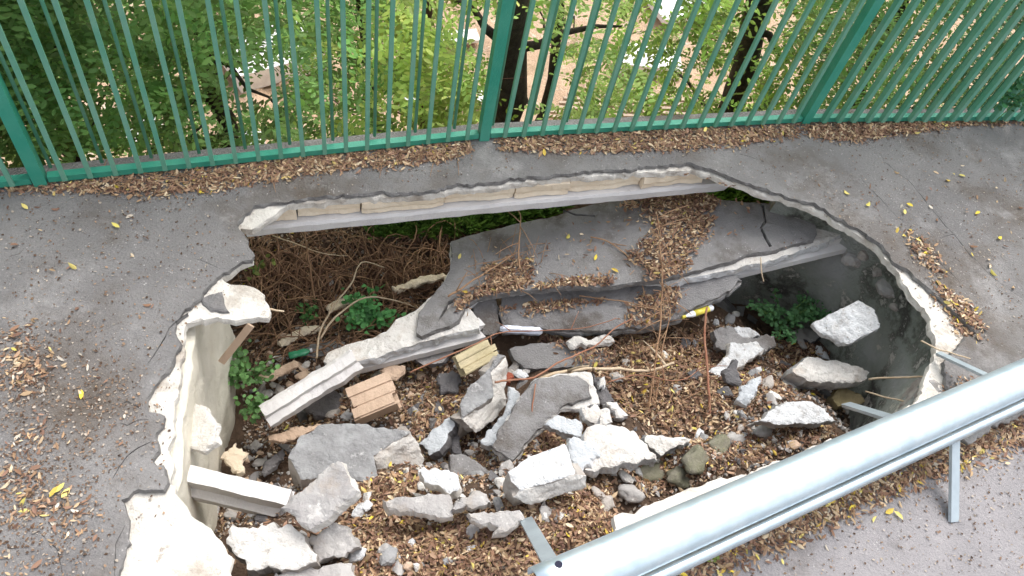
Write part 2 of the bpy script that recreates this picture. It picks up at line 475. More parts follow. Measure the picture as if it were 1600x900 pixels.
OUT = [(p[0], p[1]) for p in ([edge[0] - U * 2 - V * .1] + edge + near)]
def xy(pxs, z=0.): return [tuple(P(a, b, z)[:2]) for a, b in pxs]
def slit(pxs, wd=.007):
    wd = wd * .5
    pts = [P(a, b)[:2] for a, b in pxs]
    n = []
    for i in range(len(pts)):
        t = pts[min(i + 1, len(pts) - 1)] - pts[max(i - 1, 0)]; t = t / np.linalg.norm(t); n.append(np.array([-t[1], t[0]]))
    wv = [wd * (.25 + .75 * math.sin(math.pi * min(1, max(0, (i + .15) / (len(pts) - .7))))) for i in range(len(pts))]
    return [tuple(p + q * k / 2) for p, q, k in zip(pts, n, wv)] + [tuple(p - q * k / 2) for p, q, k in zip(pts[::-1], n[::-1], wv[::-1])]
def wig(a, b, n, amp):
    out = []
    for i in range(n + 1):
        t = i / n; x = a[0] + (b[0] - a[0]) * t; y = a[1] + (b[1] - a[1]) * t
        k = 0 if i in (0, n) else amp
        out.append((x + random.uniform(-k, k), y + random.uniform(-k, k)))
    return out
CR = [([(1380,250),(1400,268),(1420,282),(1440,305),(1461,332),(1478,352),(1497,374),(1520,402),(1550,431),(1572,448),(1620,480)], .006),
      ([(1344,275),(1356,290),(1369,303),(1385,320),(1401,339),(1418,352)], .005),
      ([(1437,378),(1452,394),(1470,410),(1486,427),(1500,440)], .006),
      ([(1468,372),(1480,368),(1492,366)], .004),
      ([(293,488),(280,498),(264,513),(256,528),(246,545),(238,558),(228,570)], .009),
      ([(172,610),(160,615),(140,622),(118,624)], .006), ([(222,640),(200,628),(180,634)], .006),
      ([(236,690),(216,700),(200,712),(186,730),(176,748)], .009),
      ([(232,655),(215,656),(198,664),(185,660)], .008),
      ([(300,402),(320,408),(340,418)], .004), ([(14,400),(30,396),(38,388)], .006), ([(30,600),(22,625),(10,650),(-10,680)], .008),
      ([(196,820),(180,850),(178,900)], .006), ([(60,830),(90,860),(98,900)], .006), ([(1155,240),(1170,244),(1184,249)], .007),
      ([(1550,440),(1565,455),(1580,462)], .004)]
holesA = [(xy(A_HOLE), .016, .008)] + [(slit(c, wd), .03, .0) for c, wd in CR]
pavement = struct(plate('pavement', OUT, (np.zeros(3), np.array([0, 0, 1.])), .019, (M_asph, M_asphedge), step=.3, amp=.0, grid=.12, rough=.006,
                        holes=holesA, world=True, rings=2, sideamp=.004, bevel=.002))
OUTC = [(p[0], p[1]) for p in ([edge[0] - U * 2 - V * .09] + [p - V * .01 for p in edge] + near)]
base = struct(plate('pavement_base', OUTC, (np.array([0, 0, -.024]), np.array([0, 0, 1.])), .032, (M_rim, M_rim), step=.3, amp=.0, grid=.05, rough=.007,
                    holes=[([tuple(P(a, b, -.024)[:2]) for a, b in C_HOLE], .020, .009)], world=True, rings=3, sideamp=.003, bevel=.003))
# road on the near side of the rail: a thin sheet of paler grey laid on the asphalt
ROADL = [(1640, 640), (1560, 672), (1450, 720), (1300, 785), (1180, 835), (1080, 880), (1000, 925), (900, 990)]
rp = xy(ROADL); q0 = rp[0]; q1 = rp[-1]
road_out = [(q0[0] + 3 * U[0], q0[1] + 3 * U[1])] + rp + [(q1[0] - U[0] * 3, q1[1] - U[1] * 3), (q1[0] - U[0] * 3 - V[0] * 2.8, q1[1] - U[1] * 3 - V[1] * 2.8),
            (q0[0] + 3 * U[0] - V[0] * 2.8, q0[1] + 3 * U[1] - V[1] * 2.8)]
road = struct(plate('road', road_out, (np.array([0, 0, .012]), np.array([0, 0, 1.])), .01, (M_road, M_road), step=.03, amp=.01, grid=.08, rough=.005, world=True, rings=1, sideamp=.001, bevel=.004))

# the slab edge at the back: clay blocks and a cast beam under the concrete
def SP(px, py, z): return P(px, py, z)
EB = [P(398, 324, -.02), P(1110, 262, -.02)]
ed_dir = (EB[1] - EB[0]); ed_dir[2] = 0; EL = np.linalg.norm(ed_dir); ed_dir /= EL
ed_n = np.array([-ed_dir[1], ed_dir[0], 0])
te = thing('slab_edge', 'broken back edge of pavement slab with tan clay blocks over pale cast beam', 'slab', EB[0])
cuts = [.0, .16, .42, .78, 1.1, 1.36, 1.72, 2.05]
for i in range(len(cuts) - 1):
    a, b = cuts[i] * EL / 2.05 + .004, cuts[i + 1] * EL / 2.05 - .003
    bk = MB(); nn = 14
    dep = [.0, .012, -.006, .01, .002, .014, -.004][i]
    vs = []; fs = []
    rows = [(-.058, .02), (-.060, .0), (-.09, -.002), (-.110, .004), (-.130, .0), (-.134, .05), (-.134, .22), (-.058, .22)]
    for s_ in range(nn + 1):
        p = EB[0] + ed_dir * (a + (b - a) * s_ / nn); p[2] = 0
        for (z, o_) in rows:
            jig = nz(p + np.array([0, 0, z]), 9, i * 3.1) * .012 if o_ < .1 else 0
            vs.append(p + ed_n * (o_ + dep + .012 + jig) + np.array([0, 0, z + (jig * .3 if z > -.16 else 0)]))
    m_ = len(rows)
    for s_ in range(nn):
        for r_ in range(m_):
            fs.append((s_ * m_ + r_, s_ * m_ + (r_ + 1) % m_, (s_ + 1) * m_ + (r_ + 1) % m_, (s_ + 1) * m_ + r_))
    fs.append(tuple(range(m_))[::-1]); fs.append(tuple(nn * m_ + r_ for r_ in range(m_)))
    bk.add(vs, fs); bk.build('clay_block', M_clayp, te)
def profile_beam(name, a, b, prof, m, parent=None, n=24, jit=.002, upv=(0, 0, 1)):
    a = np.array(a, float); b = np.array(b, float); ax = (b - a) / np.linalg.norm(b - a)
    up = np.array(upv, float); sd_ = np.cross(ax, up); sd_ /= np.linalg.norm(sd_); up = np.cross(sd_, ax)
    vs = []; fs = []; k_ = len(prof)
    for i in range(n + 1):
        p = a + (b - a) * i / n
        for (x_, z_) in prof:
            q = p + sd_ * x_ + up * z_
            endj = (nz(q, 30, 2.) * .02 if i in (0, n) else 0)
            vs.append(q + up * nz(q, 18) * jit + sd_ * nz(q, 18, 7.) * jit + ax * endj)
    for i in range(n):
        for r_ in range(k_): fs.append((i * k_ + r_, (i + 1) * k_ + r_, (i + 1) * k_ + (r_ + 1) % k_, i * k_ + (r_ + 1) % k_))
    fs.append(tuple(range(k_))); fs.append(tuple(n * k_ + r_ for r_ in range(k_))[::-1])
    return mesh_obj(name, vs, fs, m, parent)
bz = np.array([0, 0, -.172])
ba = EB[0] * [1, 1, 0] + bz + ed_n * .066; bb = EB[1] * [1, 1, 0] + bz + ed_n * .066 + ed_dir * .15
profile_beam('cast_beam', ba - ed_dir * .05, bb, [(.075, -.022), (.078, .02), (.07, .035), (-.07, .035), (-.075, -.022)], M_beam, te, 40, .004)

# walls of the pit
def wall(name, pts, z0, z1, m, label, nseg=30, nzz=44, amp=.02, thick=.12, inward=None):
    pts = smooth_path([np.array([p[0], p[1], 0.]) for p in pts], 16); n = len(pts)
    vs = []; fs = []
    side = []
    for i in range(n):
        t = pts[min(i + 1, n - 1)] - pts[max(i - 1, 0)]; t /= np.linalg.norm(t); side.append(np.array([-t[1], t[0], 0]) * inward)
    for i in range(n):
        for k in range(nzz + 1):
            z = z0 + (z1 - z0) * k / nzz; p = pts[i] + np.array([0, 0, z])
            vs.append(p + side[i] * (nz(p, 3.2, 4.) * amp * 1.5 + nz(p, 11, 1.) * amp * .7 + nz(p, 34, 6.) * amp * .35))
    m_ = nzz + 1
    for i in range(n): vs.append(pts[i] - side[i] * thick + np.array([0, 0, z0])); vs.append(pts[i] - side[i] * thick + np.array([0, 0, z1]))
    b0 = n * m_
    for i in range(n - 1):
        for k in range(nzz): fs.append((i * m_ + k, i * m_ + k + 1, (i + 1) * m_ + k + 1, (i + 1) * m_ + k))
        fs.append((i * m_, (i + 1) * m_, b0 + 2 * (i + 1), b0 + 2 * i))
        fs.append((b0 + 2 * i, b0 + 2 * (i + 1), b0 + 2 * (i + 1) + 1, b0 + 2 * i + 1))
    for i in (0, n - 1): fs.append(tuple(i * m_ + k for k in range(m_)) + (b0 + 2 * i + 1, b0 + 2 * i))
    o = mesh_obj(name, vs, fs, m, None, smooth=True)
    return tag(o, label, 'wall')
lw = wall('pit_wall', [P(255, 960, -.1), P(262, 850, -.1), P(273, 760, -.1), P(287, 640, -.1), P(302, 540, -.1), P(320, 440, -.1), P(330, 395, -.1)], -.11, -1.25, M_wall,
          'pale rendered inner wall along the left side of the pit', inward=-1, amp=.010)
rw = wall('pit_wall', [P(1225, 280, -.1), P(1290, 305, -.1), P(1362, 338, -.1), P(1420, 390, -.1), P(1458, 446, -.1), P(1488, 518, -.1), P(1492, 585, -.1), P(1460, 660, -.1), P(1390, 710, -.1)],
          -.11, -1.5, M_wallg, 'dark mossy plastered wall curving round the right end of the pit', inward=1, amp=.045)

# ------------------------------------------------------------------ fallen pavement slabs
allowed = []
tA = (.19, .0)
plA = plane_at(950, 380, z=-.385, tx=tA[0], ty=tA[1])
A_OUT = [(704,376),(739,367),(789,353),(835,344),(871,337),(899,325),(928,319),(967,312),(1006,298),(1049,291),(1088,300),(1116,309),(1156,314),(1195,318),(1241,326),
         (1256,334),(1273,350),(1277,364),(1273,373),(1238,382),(1209,390),(1167,396),(1145,407),(1091,421),(1038,435),(1002,439),(949,446),(878,449),(825,453),(782,458),(745,466),
         (727,478),(716,500),(704,508),(680,515),(659,524),(651,519),(653,489),(667,471),(688,447),(701,425),(706,400)]
AC_OUT = [(704,380),(739,371),(800,356),(871,341),(928,323),(1006,302),(1049,294),(1110,311),(1195,322),(1256,335),(1285,337),(1313,350),(1316,364),(1290,378),(1240,396),(1190,410),(1140,420),
          (1096,429),(1038,440),(1000,434),(878,444),(782,452),(745,462),(733,480),(750,500),(748,512),(700,522),(655,535),(600,552),(548,568),(520,575),(505,564),(512,550),(540,538),(580,527),(605,518),(622,496),(648,485),(665,470),(688,448),(703,420)]
ts = thing('fallen_slab', 'large sunken pavement slab with dark asphalt and a heap of leaves', 'pavement slab', plA[0])
sA = plate('asphalt_crust', A_OUT, plA, .03, (M_asphslab, M_asphedge), ts, grid=.05, rough=.006, amp=.003, sideamp=.003,
           holes=[(slit([(1190,316),(1195,335),(1188,352),(1194,365),(1203,378)], .012) and [(1190,318),(1195,319),(1198,346),(1191,354),(1197,366),(1206,384),(1203,386),(1193,370),(1188,354),(1194,344)], .03, .001),
                  ([(880,327),(900,334),(930,335),(930,337),(900,337),(885,331)], .03, 0), ([(700,470),(715,462),(690,495),(684,500)], .03, .001)])
sAc = plate('concrete_layer', AC_OUT, plA, .042, (M_white, M_whitec), ts, grid=.03, rough=.012, off=-.032, amp=.0035, sideamp=.004)
ts['part_note'] = 0; del ts['part_note']
# joist under its front right edge
def PA(px, py, off):  # point on plane A offset
    n = plA[1] / np.linalg.norm(plA[1]); return onplane(px, py, (plA[0] + n * off, n))
TP = [(.06, -.035), (.06, .0), (.025, .012), (.025, .05), (-.025, .05), (-.025, .012), (-.06, .0), (-.06, -.035)]
j1 = profile_beam('joist', PA(1345, 368, -.10), PA(1085, 430, -.10), TP, M_beam, None, 30, .0015, upv=plA[1])
tag(j1, 'pale cast joist carrying the right end of the sunken slab', 'concrete joist')
j2 = profile_beam('joist', PA(752, 512, -.105), PA(548, 564, -.105), TP, M_beam, None, 30, .0025, upv=plA[1])
tag(j2, 'grey cast joist beneath the left tip of the sunken slab', 'concrete joist')
B_OUT = [(786,455),(827,448),(878,451),(949,449),(1002,444),(1060,434),(1110,431),(1145,428),(1160,436),(1141,453),(1106,471),(1056,496),(1020,510),(978,513),(913,516),(846,513),(786,513),(779,490)]
plB = plane_at(950, 482, z=-.50, tx=.12, ty=.30)
tb = thing('folded_slab', 'long strip of asphalt folded down in front of the sunken slab', 'pavement slab', plB[0])
sB = plate('asphalt_crust', B_OUT, plB, .03, (M_asphslab, M_asphedge), tb, grid=.05, rough=.008)
plate('concrete_layer', [(x_, y_ + 3) for x_, y_ in B_OUT], plB, .05, (M_greyw, M_grey), tb, grid=.05, off=-.033, rough=.01)
B2 = [(731,470),(750,464),(773,461),(778,490),(784,513),(768,524),(753,522),(751,512),(742,495)]
pl2 = plane_at(757, 493, z=-.60, tx=-.05, ty=.35)
t2 = thing('slab_fragment', 'small dark asphalt fragment at the left end of the folded strip', 'asphalt piece', pl2[0])
sB2 = plate('asphalt_crust', B2, pl2, .03, (M_asphslab, M_asphedge), t2); plate('concrete_layer', [(a, b + 3) for a, b in B2], pl2, .05, (M_greyw, M_greyw), t2, off=-.033)
Cc = [(800,545),(829,537),(888,533),(935,542),(962,556),(950,572),(900,574),(867,575),(819,573),(805,560)]
plC = plane_at(870, 555, z=-.64, tx=.05, ty=.15)
sC = plate('slab_fragment', Cc, plC, .05, (M_asphslab, M_asphedge)); tag(sC, 'flat dark asphalt fragment under the pale broken stick', 'asphalt piece')
Dd = [(837,595),(860,589),(885,585),(903,588),(922,600),(925,619),(900,624),(875,636),(867,649),(851,663),(829,681),(815,700),(800,721),(787,711),(771,697),(790,660),(808,625),(820,610)]
plD = plane_at(850, 640, z=-.375, tx=.05, ty=.22)
td = thing('slab_fragment', 'sloping asphalt slab fragment with a white concrete rim on its right', 'asphalt piece', plD[0])
sD = plate('asphalt_crust', Dd, plD, .025, (M_asphslab, M_asphedge), td)
plate('concrete_rim', [(837,594),(880,586),(899,581),(922,581),(930,593),(938,631),(915,637),(893,640),(875,641),(868,652),(852,667),(830,686),(803,726),(785,714),(770,699),(792,655),(812,620)], plD, .03, (M_white, M_whitec), td, off=-.027)

# ------------------------------------------------------------------ rubble
def chunk(name, label, cat, ol, h, t, mats, tx=0, ty=.1, z=None, **kw):
    c = cen(ol)
    pl = plane_at(c[0], c[1], h=h, z=z, tx=tx, ty=ty)
    kw.setdefault('grid', .014); kw.setdefault('step', .011); kw.setdefault('rings', 3); kw.setdefault('rough', .010); kw.setdefault('amp', .0065); kw.setdefault('sideamp', .006)
    o = plate(name, ol, pl, t, mats, **kw)
    return tag(o, label, cat)
def chunk2(name, label, cat, top, face2, h, t, mtop, mface, drop_z, tx=0, ty=.1, shared=(0, 1), low=2, nm=('weathered_face', 'broken_face')):
    """block with two modelled faces: planar top and a second face hinged on two shared corners"""
    c = cen(top); pl = plane_at(c[0], c[1], h=h, tx=tx, ty=ty)
    t_ = thing(name, label, cat, pl[0] - np.array([0, 0, t]))
    kw = dict(grid=.014, step=.011, rough=.010, amp=.003, sideamp=.004)
    plate(nm[0], top, pl, t, (mtop, M_side if mtop is not M_asphslab else M_asphedge), t_, drop=(0, 0, -1), **kw)
    a = onplane(*face2[shared[0]], pl); b = onplane(*face2[shared[1]], pl)
    c3 = P(*face2[low], ((a + b) / 2)[2] - drop_z)
    p2 = plane3(a, b, c3)
    plate(nm[1], face2, (p2[0], p2[1]), min(t, .07), (mface, M_side), t_, **kw)
    return t_
W, WC, G, GW, SD, DK, CL = M_white, M_whitec, M_grey, M_greyw, M_side, M_dark, M_clay
CC = 'concrete chunk'
chunk2('concrete_block', 'large grey block with dark weathered top and white broken right end', CC,
       [(468,684),(500,663),(560,661),(642,675),(583,712),(598,764),(545,748),(470,748),(452,715)],
       [(583,712),(642,675),(656,695),(663,718),(654,743),(603,768),(592,740)], .30, .28, G, W, .16, tx=-.1, ty=.1, shared=(0, 1), low=5)
chunk('concrete_block', 'grey worn concrete brick leaning between the white joist and brown leaves', CC, [(517,723),(533,724),(546,745),(556,767),(525,798),(491,825),(477,825),(440,793),(478,756)], .42, .10, (GW, W), tx=.12, ty=.25)
chunk('concrete_block', 'bright white slab chunk at the front left corner of the pit', CC, [(360,817),(384,822),(427,817),(464,826),(480,850),(494,878),(440,888),(390,893),(372,870),(352,842)], .30, .12, (W, SD), tx=.05, ty=.12)
chunk('concrete_block', 'grey beige chunk tucked right of the bright white front chunk', CC, [(520,816),(541,830),(557,857),(533,870),(493,876),(483,844)], .14, .12, (GW, GW), ty=.3)
chunk('concrete_block', 'flat grey slab piece cut by the bottom edge below white chunk', CC, [(430,895),(470,888),(550,880),(556,905),(540,930),(420,925)], .1, .08, (GW, SD), ty=.05)
chunk('slab_fragment', 'pale blue white plate propped against the dark right wall', 'concrete plate', [(1341,469),(1368,484),(1373,511),(1350,526),(1325,538),(1280,519),(1269,506),(1300,490)], None, .045, (WC, WC), z=-.27, tx=.35, ty=.45, amp=.003)
chunk('concrete_block', 'lilac grey boulder of concrete under the pale propped plate', CC, [(1257,559),(1300,561),(1324,567),(1359,580),(1356,592),(1330,598),(1290,597),(1262,594),(1241,579)], None, .15, (W, WC), z=-.47, tx=.0, ty=.25)
chunk('concrete_block', 'rounded pale lump resting on leaves near the guardrail', CC, [(1180,660),(1207,641),(1236,627),(1260,627),(1295,646),(1309,657),(1280,662),(1230,662)], .13, .08, (WC, GW), ty=.25)
chunk('stone', 'ochre angular stone beside the guardrail leg', 'stone', [(1311,604),(1324,607),(1345,618),(1353,628),(1335,634),(1310,636),(1299,623)], .24, .1, (M_olive, M_olive), tx=.1, ty=.3)
chunk('slab_fragment', 'dark asphalt plate lying under two pale pieces right of the stick', 'asphalt piece', [(1116,516),(1140,511),(1161,527),(1209,524),(1212,540),(1190,556),(1151,556),(1119,542)], .10, .04, (M_asphslab, M_asphedge), ty=.2)
chunk('concrete_block', 'small pale quadrilateral piece on top of the dark asphalt plate', CC, [(1145,511),(1172,512),(1189,524),(1161,531),(1153,523)], .15, .04, (WC, WC), ty=.2)
chunk('concrete_block', 'hooked whitish chunk below the small pale quadrilateral piece', CC, [(1145,535),(1183,533),(1195,545),(1170,562),(1151,575),(1121,588),(1108,580),(1137,559)], .17, .06, (WC, W), ty=.15)
chunk('slab_fragment', 'thin black asphalt shard standing below the hooked whitish chunk', 'asphalt piece', [(1151,561),(1158,604),(1137,599),(1132,583)], .12, .03, (DK, DK), ty=.4)
chunk('concrete_block', 'small bluish shard standing in leaves left of the boulders', CC, [(1188,587),(1190,596),(1180,615),(1167,636),(1151,625),(1159,603)], .10, .05, (M_paleblue, WC), tx=.2, ty=.3)
chunk('concrete_block', 'little white lump half sunk in leaves left of lilac boulder', CC, [(1228,593),(1247,596),(1252,605),(1217,604)], .07, .05, (W, WC), ty=.2)
chunk('concrete_block', 'white and grey wedge behind the mossy stones', CC, [(1011,679),(1035,680),(1080,687),(1064,697),(1032,711),(1009,690)], .13, .07, (W, G), ty=.15)
chunk('concrete_block', 'brightest white broad chunk in the middle of the front rubble', CC, [(915,668),(930,664),(968,664),(990,674),(1010,696),(1029,718),(990,726),(947,730),(915,734),(908,705)], .26, .09, (W, WC), tx=.05, ty=.12)
chunk2('concrete_block', 'broad grey slab chunk with a white front face in central foreground', CC,
       [(795,737),(832,713),(883,693),(896,729),(902,741),(860,753),(812,766),(800,752)],
       [(812,766),(860,753),(902,741),(915,744),(917,762),(870,778),(829,791),(802,778)], .3, .16, WC, W, .085, ty=.08, shared=(0, 2), low=6)
chunk('concrete_block', 'grey shard leaning between the broad grey and brightest white chunks', CC, [(885,684),(897,681),(918,693),(939,708),(925,718),(912,729),(907,737),(896,727),(889,705)], .31, .05, (M_paleblue, WC), tx=.1, ty=.1)
chunk('concrete_block', 'pale flat shard below the sloping asphalt slab', CC, [(851,663),(867,650),(885,654),(909,660),(912,677),(907,682),(880,675)], .17, .04, (M_paleblue, GW), ty=.15)
chunk2('concrete_block', 'upright chunk with a grey weathered side and a cream broken face', CC,
       [(779,552),(790,555),(768,582),(771,618),(745,637),(722,655),(720,633),(731,607),(757,583)],
       [(771,618),(768,582),(792,557),(796,580),(789,607),(792,633),(768,660),(744,676),(722,655)], .32, .24, G, W, .10, tx=-.25, ty=.1, shared=(8, 1), low=4)
chunk('concrete_block', 'long bluish slab shard right of the cream faced chunk', CC, [(797,605),(812,617),(800,644),(785,672),(771,697),(749,689),(757,676),(775,658),(791,636)], .17, .05, (M_paleblue, WC), tx=.2, ty=.2)
chunk('concrete_block', 'small white piece touching the white rim of sloping slab', CC, [(913,636),(934,634),(938,649),(932,663),(914,655)], .17, .05, (W, WC), ty=.2)
chunk('concrete_block', 'narrow white piece between two small white pieces', CC, [(939,640),(952,639),(957,660),(938,664)], .15, .05, (W, WC), ty=.2)
chunk('concrete_block', 'small white wedge rightmost of the cluster above the brightest chunk', CC, [(949,628),(963,627),(981,649),(963,655)], .14, .05, (W, WC), ty=.2)
chunk('concrete_block', 'tiny white sliver right of the white rim', CC, [(936,591),(945,588),(948,607),(937,605)], .14, .03, (W, WC), ty=.2)
chunk('slab_fragment', 'brown dark crust lying between the rim and the white wedge', 'asphalt piece', [(926,582),(936,600),(950,610),(962,626),(950,632),(940,636),(932,610)], .1, .03, (DK, DK), ty=.2)
chunk('concrete_block', 'long low grey chunk with white crumbly right end in front litter', CC, [(597,781),(640,778),(701,771),(708,790),(706,806),(693,809),(640,800),(608,796)], .17, .09, (GW, W), ty=.12)
chunk('concrete_block', 'pale irregular chunk bridging behind the long low grey chunk', CC, [(659,736),(701,732),(716,744),(722,756),(716,767),(704,773),(691,768),(684,758),(664,752)], .2, .1, (WC, W), ty=.15)
chunk('slab_fragment', 'dark triangular asphalt piece lying before the bluish shard', 'asphalt piece', [(703,712),(720,712),(748,724),(773,737),(763,743),(704,744)], .14, .04, (M_asphslab, M_asphedge), ty=.15)
chunk('concrete_block', 'grey cracked wedge left of the broad grey slab chunk', CC, [(720,777),(747,765),(757,768),(771,785),(739,792),(707,795)], .17, .08, (GW, GW), ty=.15)
chunk('concrete_block', 'dark stained chunk with white tail in front of grey wedge', CC, [(731,803),(773,797),(811,799),(821,809),(800,820),(789,829),(771,836),(775,822),(735,817)], .12, .07, (GW, W), ty=.1)
chunk('concrete_block', 'bluish wedge with dark side right of the big grey block', CC, [(700,650),(711,660),(700,682),(692,696),(671,711),(657,692),(676,672)], .2, .1, (M_paleblue, DK), tx=.3, ty=.2)
chunk('slab_fragment', 'black crust upright behind the bluish wedge', 'asphalt piece', [(708,650),(718,655),(717,690),(722,712),(708,710),(700,690)], .14, .03, (DK, DK), tx=.2, ty=.2)
chunk('slab_fragment', 'dark flat crust under the green plastic bottle', 'asphalt piece', [(452,551),(487,537),(520,530),(542,529),(543,540),(508,553),(480,556)], .06, .03, (M_asphslab, DK), ty=.1)
chunk('slab_fragment', 'purple grey shard under the joist near the yellow clay block', 'asphalt piece', [(648,557),(680,549),(709,543),(710,553),(690,566),(660,570)], .1, .03, (GW, DK), ty=.2)
chunk('slab_fragment', 'dark shard below the clay pieces behind the big grey block', 'asphalt piece', [(478,612),(520,606),(533,622),(528,648),(490,650),(470,634)], .08, .03, (DK, DK), ty=.2)
chunk('slab_fragment', 'dark flat shard left of the upright cream faced chunk', 'asphalt piece', [(684,588),(708,580),(722,596),(712,614),(690,614)], .1, .03, (DK, DK), ty=.2)
chunk('slab_fragment', 'dark narrow shard pointing at the big grey block from left', 'asphalt piece', [(408,738),(425,712),(442,700),(444,708),(424,735),(414,746)], .1, .03, (DK, DK), ty=.2)
chunk('slab_fragment', 'dark crust piece beyond the yellow and white tube', 'asphalt piece', [(1108,468),(1122,462),(1138,474),(1140,492),(1120,488)], .12, .03, (DK, DK), ty=.1)
chunk('slab_fragment', 'grey flat shard in shade below the propped plate', 'asphalt piece', [(1330,548),(1372,546),(1392,558),(1360,572),(1335,562)], .12, .03, (GW, DK), ty=.1)
chunk('slab_fragment', 'dim shard left of the shaded grey one under the plate', 'asphalt piece', [(1230,518),(1262,512),(1284,520),(1275,532),(1240,530)], .1, .03, (GW, DK), ty=.1)
chunk('concrete_block', 'broken pale stick shaped chunk on leaves right of foil tube', CC, [(887,533),(904,526),(920,529),(938,523),(957,521),(959,532),(930,538),(893,541)], None, .03, (W, W), z=-.57, ty=.1, step=.01)
for (ol, h, lab, mm, kw) in [
    ([(403,588),(430,574),(458,565),(464,571),(440,585),(425,594),(410,592)], .1, 'tan clay shard pointing to the white joist on left', CL, {}),
    ([(593,577),(612,570),(633,572),(626,582),(618,590),(600,585)], .16, 'ragged tan clay shard above the hollow clay block', CL, {}),
    ([(592,588),(607,585),(606,594),(597,597)], .1, 'tiny clay crumb beside the ragged tan shard', CL, {}),
    ([(417,681),(447,673),(478,664),(500,662),(480,678),(455,687),(420,690)], .2, 'curved orange clay shard touching the big grey block', CL, dict(tx=.1)),
    ([(508,478),(530,466),(553,460),(558,466),(535,478),(514,488)], .06, 'clay shard lying on roots behind the green weed', M_clayp, {}),
    ([(348,712),(358,700),(368,692),(386,708),(378,722),(382,738),(370,742),(358,726)], .16, 'leaf shaped beige clay shard against the left wall', M_clayp, {}),
    ([(430,532),(470,512),(498,506),(500,512),(470,524),(440,542)], .06, 'pale splintered clay strip among roots left of weed', M_clayp, {}),
    ([(612,448),(650,436),(690,425),(698,431),(660,444),(622,455)], .09, 'long tan board under the left tip of sunken slab', M_clayp, {}),
    ([(690,440),(700,428),(704,440),(697,447)], .2, 'small cream block wedged at the slab tip', M_clayp, {}),
    ([(562,617),(590,604),(594,610),(580,622),(566,632)], .13, 'narrow clay lath behind the hollow clay block', CL, {}),
    ([(300,560),(310,553),(308,592),(296,604),(286,590),(290,572)], .5, 'cream broken block stub jutting from top of left wall', M_clayp, {})]:
    chunk('clay_shard', lab, 'clay piece', ol, h, .02 if h < .4 else .12, (mm, mm), **kw)
# gravelly rounded stones
def rock(name, label, c3, r, m, sq=(1, .8, .6), seed=0., cat='stone', group=None, sub=2):
    import bmesh
    bm = bmesh.new(); bmesh.ops.create_icosphere(bm, subdivisions=sub, radius=1)
    rz = seed * 7.3
    for v in bm.verts:
        n = noise.fractal(v.co * 1.1 + Vector((seed, seed * 2, -seed)), 1, 2, 3) * .45 + 1
        q = Vector((v.co.x * sq[0], v.co.y * sq[1], v.co.z * sq[2])) * r * n
        x_, y_ = q.x * math.cos(rz) - q.y * math.sin(rz), q.x * math.sin(rz) + q.y * math.cos(rz)
        v.co = Vector((x_, y_, q.z))
    me = bpy.data.meshes.new(name); bm.to_mesh(me); bm.free(); me.materials.append(m)
    if sub > 2:
        for p_ in me.polygons: p_.use_smooth = True
    o = bpy.data.objects.new(name, me); C.objects.link(o); o.location = tuple(map(float, c3))
    return tag(o, label, cat, group)
for i, (a, b, r, m, lab) in enumerate([(1085, 722, .055, M_moss, 'green mossy round stone nearest the guardrail in the pit'), (1118, 700, .05, M_moss, 'smaller mossy stone above the round mossy one'),
        (1015, 742, .055, M_moss, 'mossy flat stone right under the brightest white chunk'), (1150, 690, .045, GW, 'grey pebbly stone by the rounded pale lump'), (1190, 676, .04, GW, 'grey stone left below the rounded pale lump'),
        (985, 772, .04, GW, 'grey rough stone at the left end of the white kerb strip'), (1060, 748, .045, M_moss, 'mossy lump half buried by kerb strip')]):
    p = hit_floor(a, b); rock('stone', lab, p + np.array([0, 0, r * .25]), r, m, (1.2, .85, .6), i * 1.7 + 1, sub=3)
for i, (a, b, r, m, lab) in enumerate([(1330, 405, .06, M_greyw, 'pale stone bedded in the wall below the joist end'), (1350, 398, .04, M_side, 'brown stone beside the pale one in the wall top'),
        (1385, 452, .06, M_greyw, 'pale rough stone protruding from the curved dark wall'), (1398, 480, .03, M_side, 'flat beige stone lower in the curved dark wall'), (1372, 425, .035, M_side, 'small brown stone high in the dark wall')]):
    bmt = None
    # find the wall along the ray
    t_ = 1.; rr = ray(a, b)
    bv = BVHTree.FromPolygons([v.co[:] for v in rw.data.vertices], [p_.vertices[:] for p_ in rw.data.polygons])
    hh = bv.ray_cast(Vector(EYE), Vector(rr))
    if hh[0] is not None: rock('wall_stone', lab, np.array(hh[0]) - rr * .005, r, m, (1, .7, .6), i * 2.3 + .4)
# half-moon plaster lump jutting from the left wall, and more debris in the corner
chunk('plaster_lump', 'bright white half round lump stuck to the left wall', 'plaster lump', [(270,632),(300,627),(322,640),(338,665),(335,690),(315,704),(290,698),(268,686)], None, .03, (W, W), z=-.26, tx=.45, ty=.1, amp=.001, rough=.004)
chunk('slab_fragment', 'dark asphalt scrap resting on the white broken tongue at left', 'asphalt piece', [(318,465),(345,458),(350,472),(356,487),(330,482),(316,473)], None, .02, (M_asph, M_asphedge), z=-.012, tx=0, ty=0, step=.02)
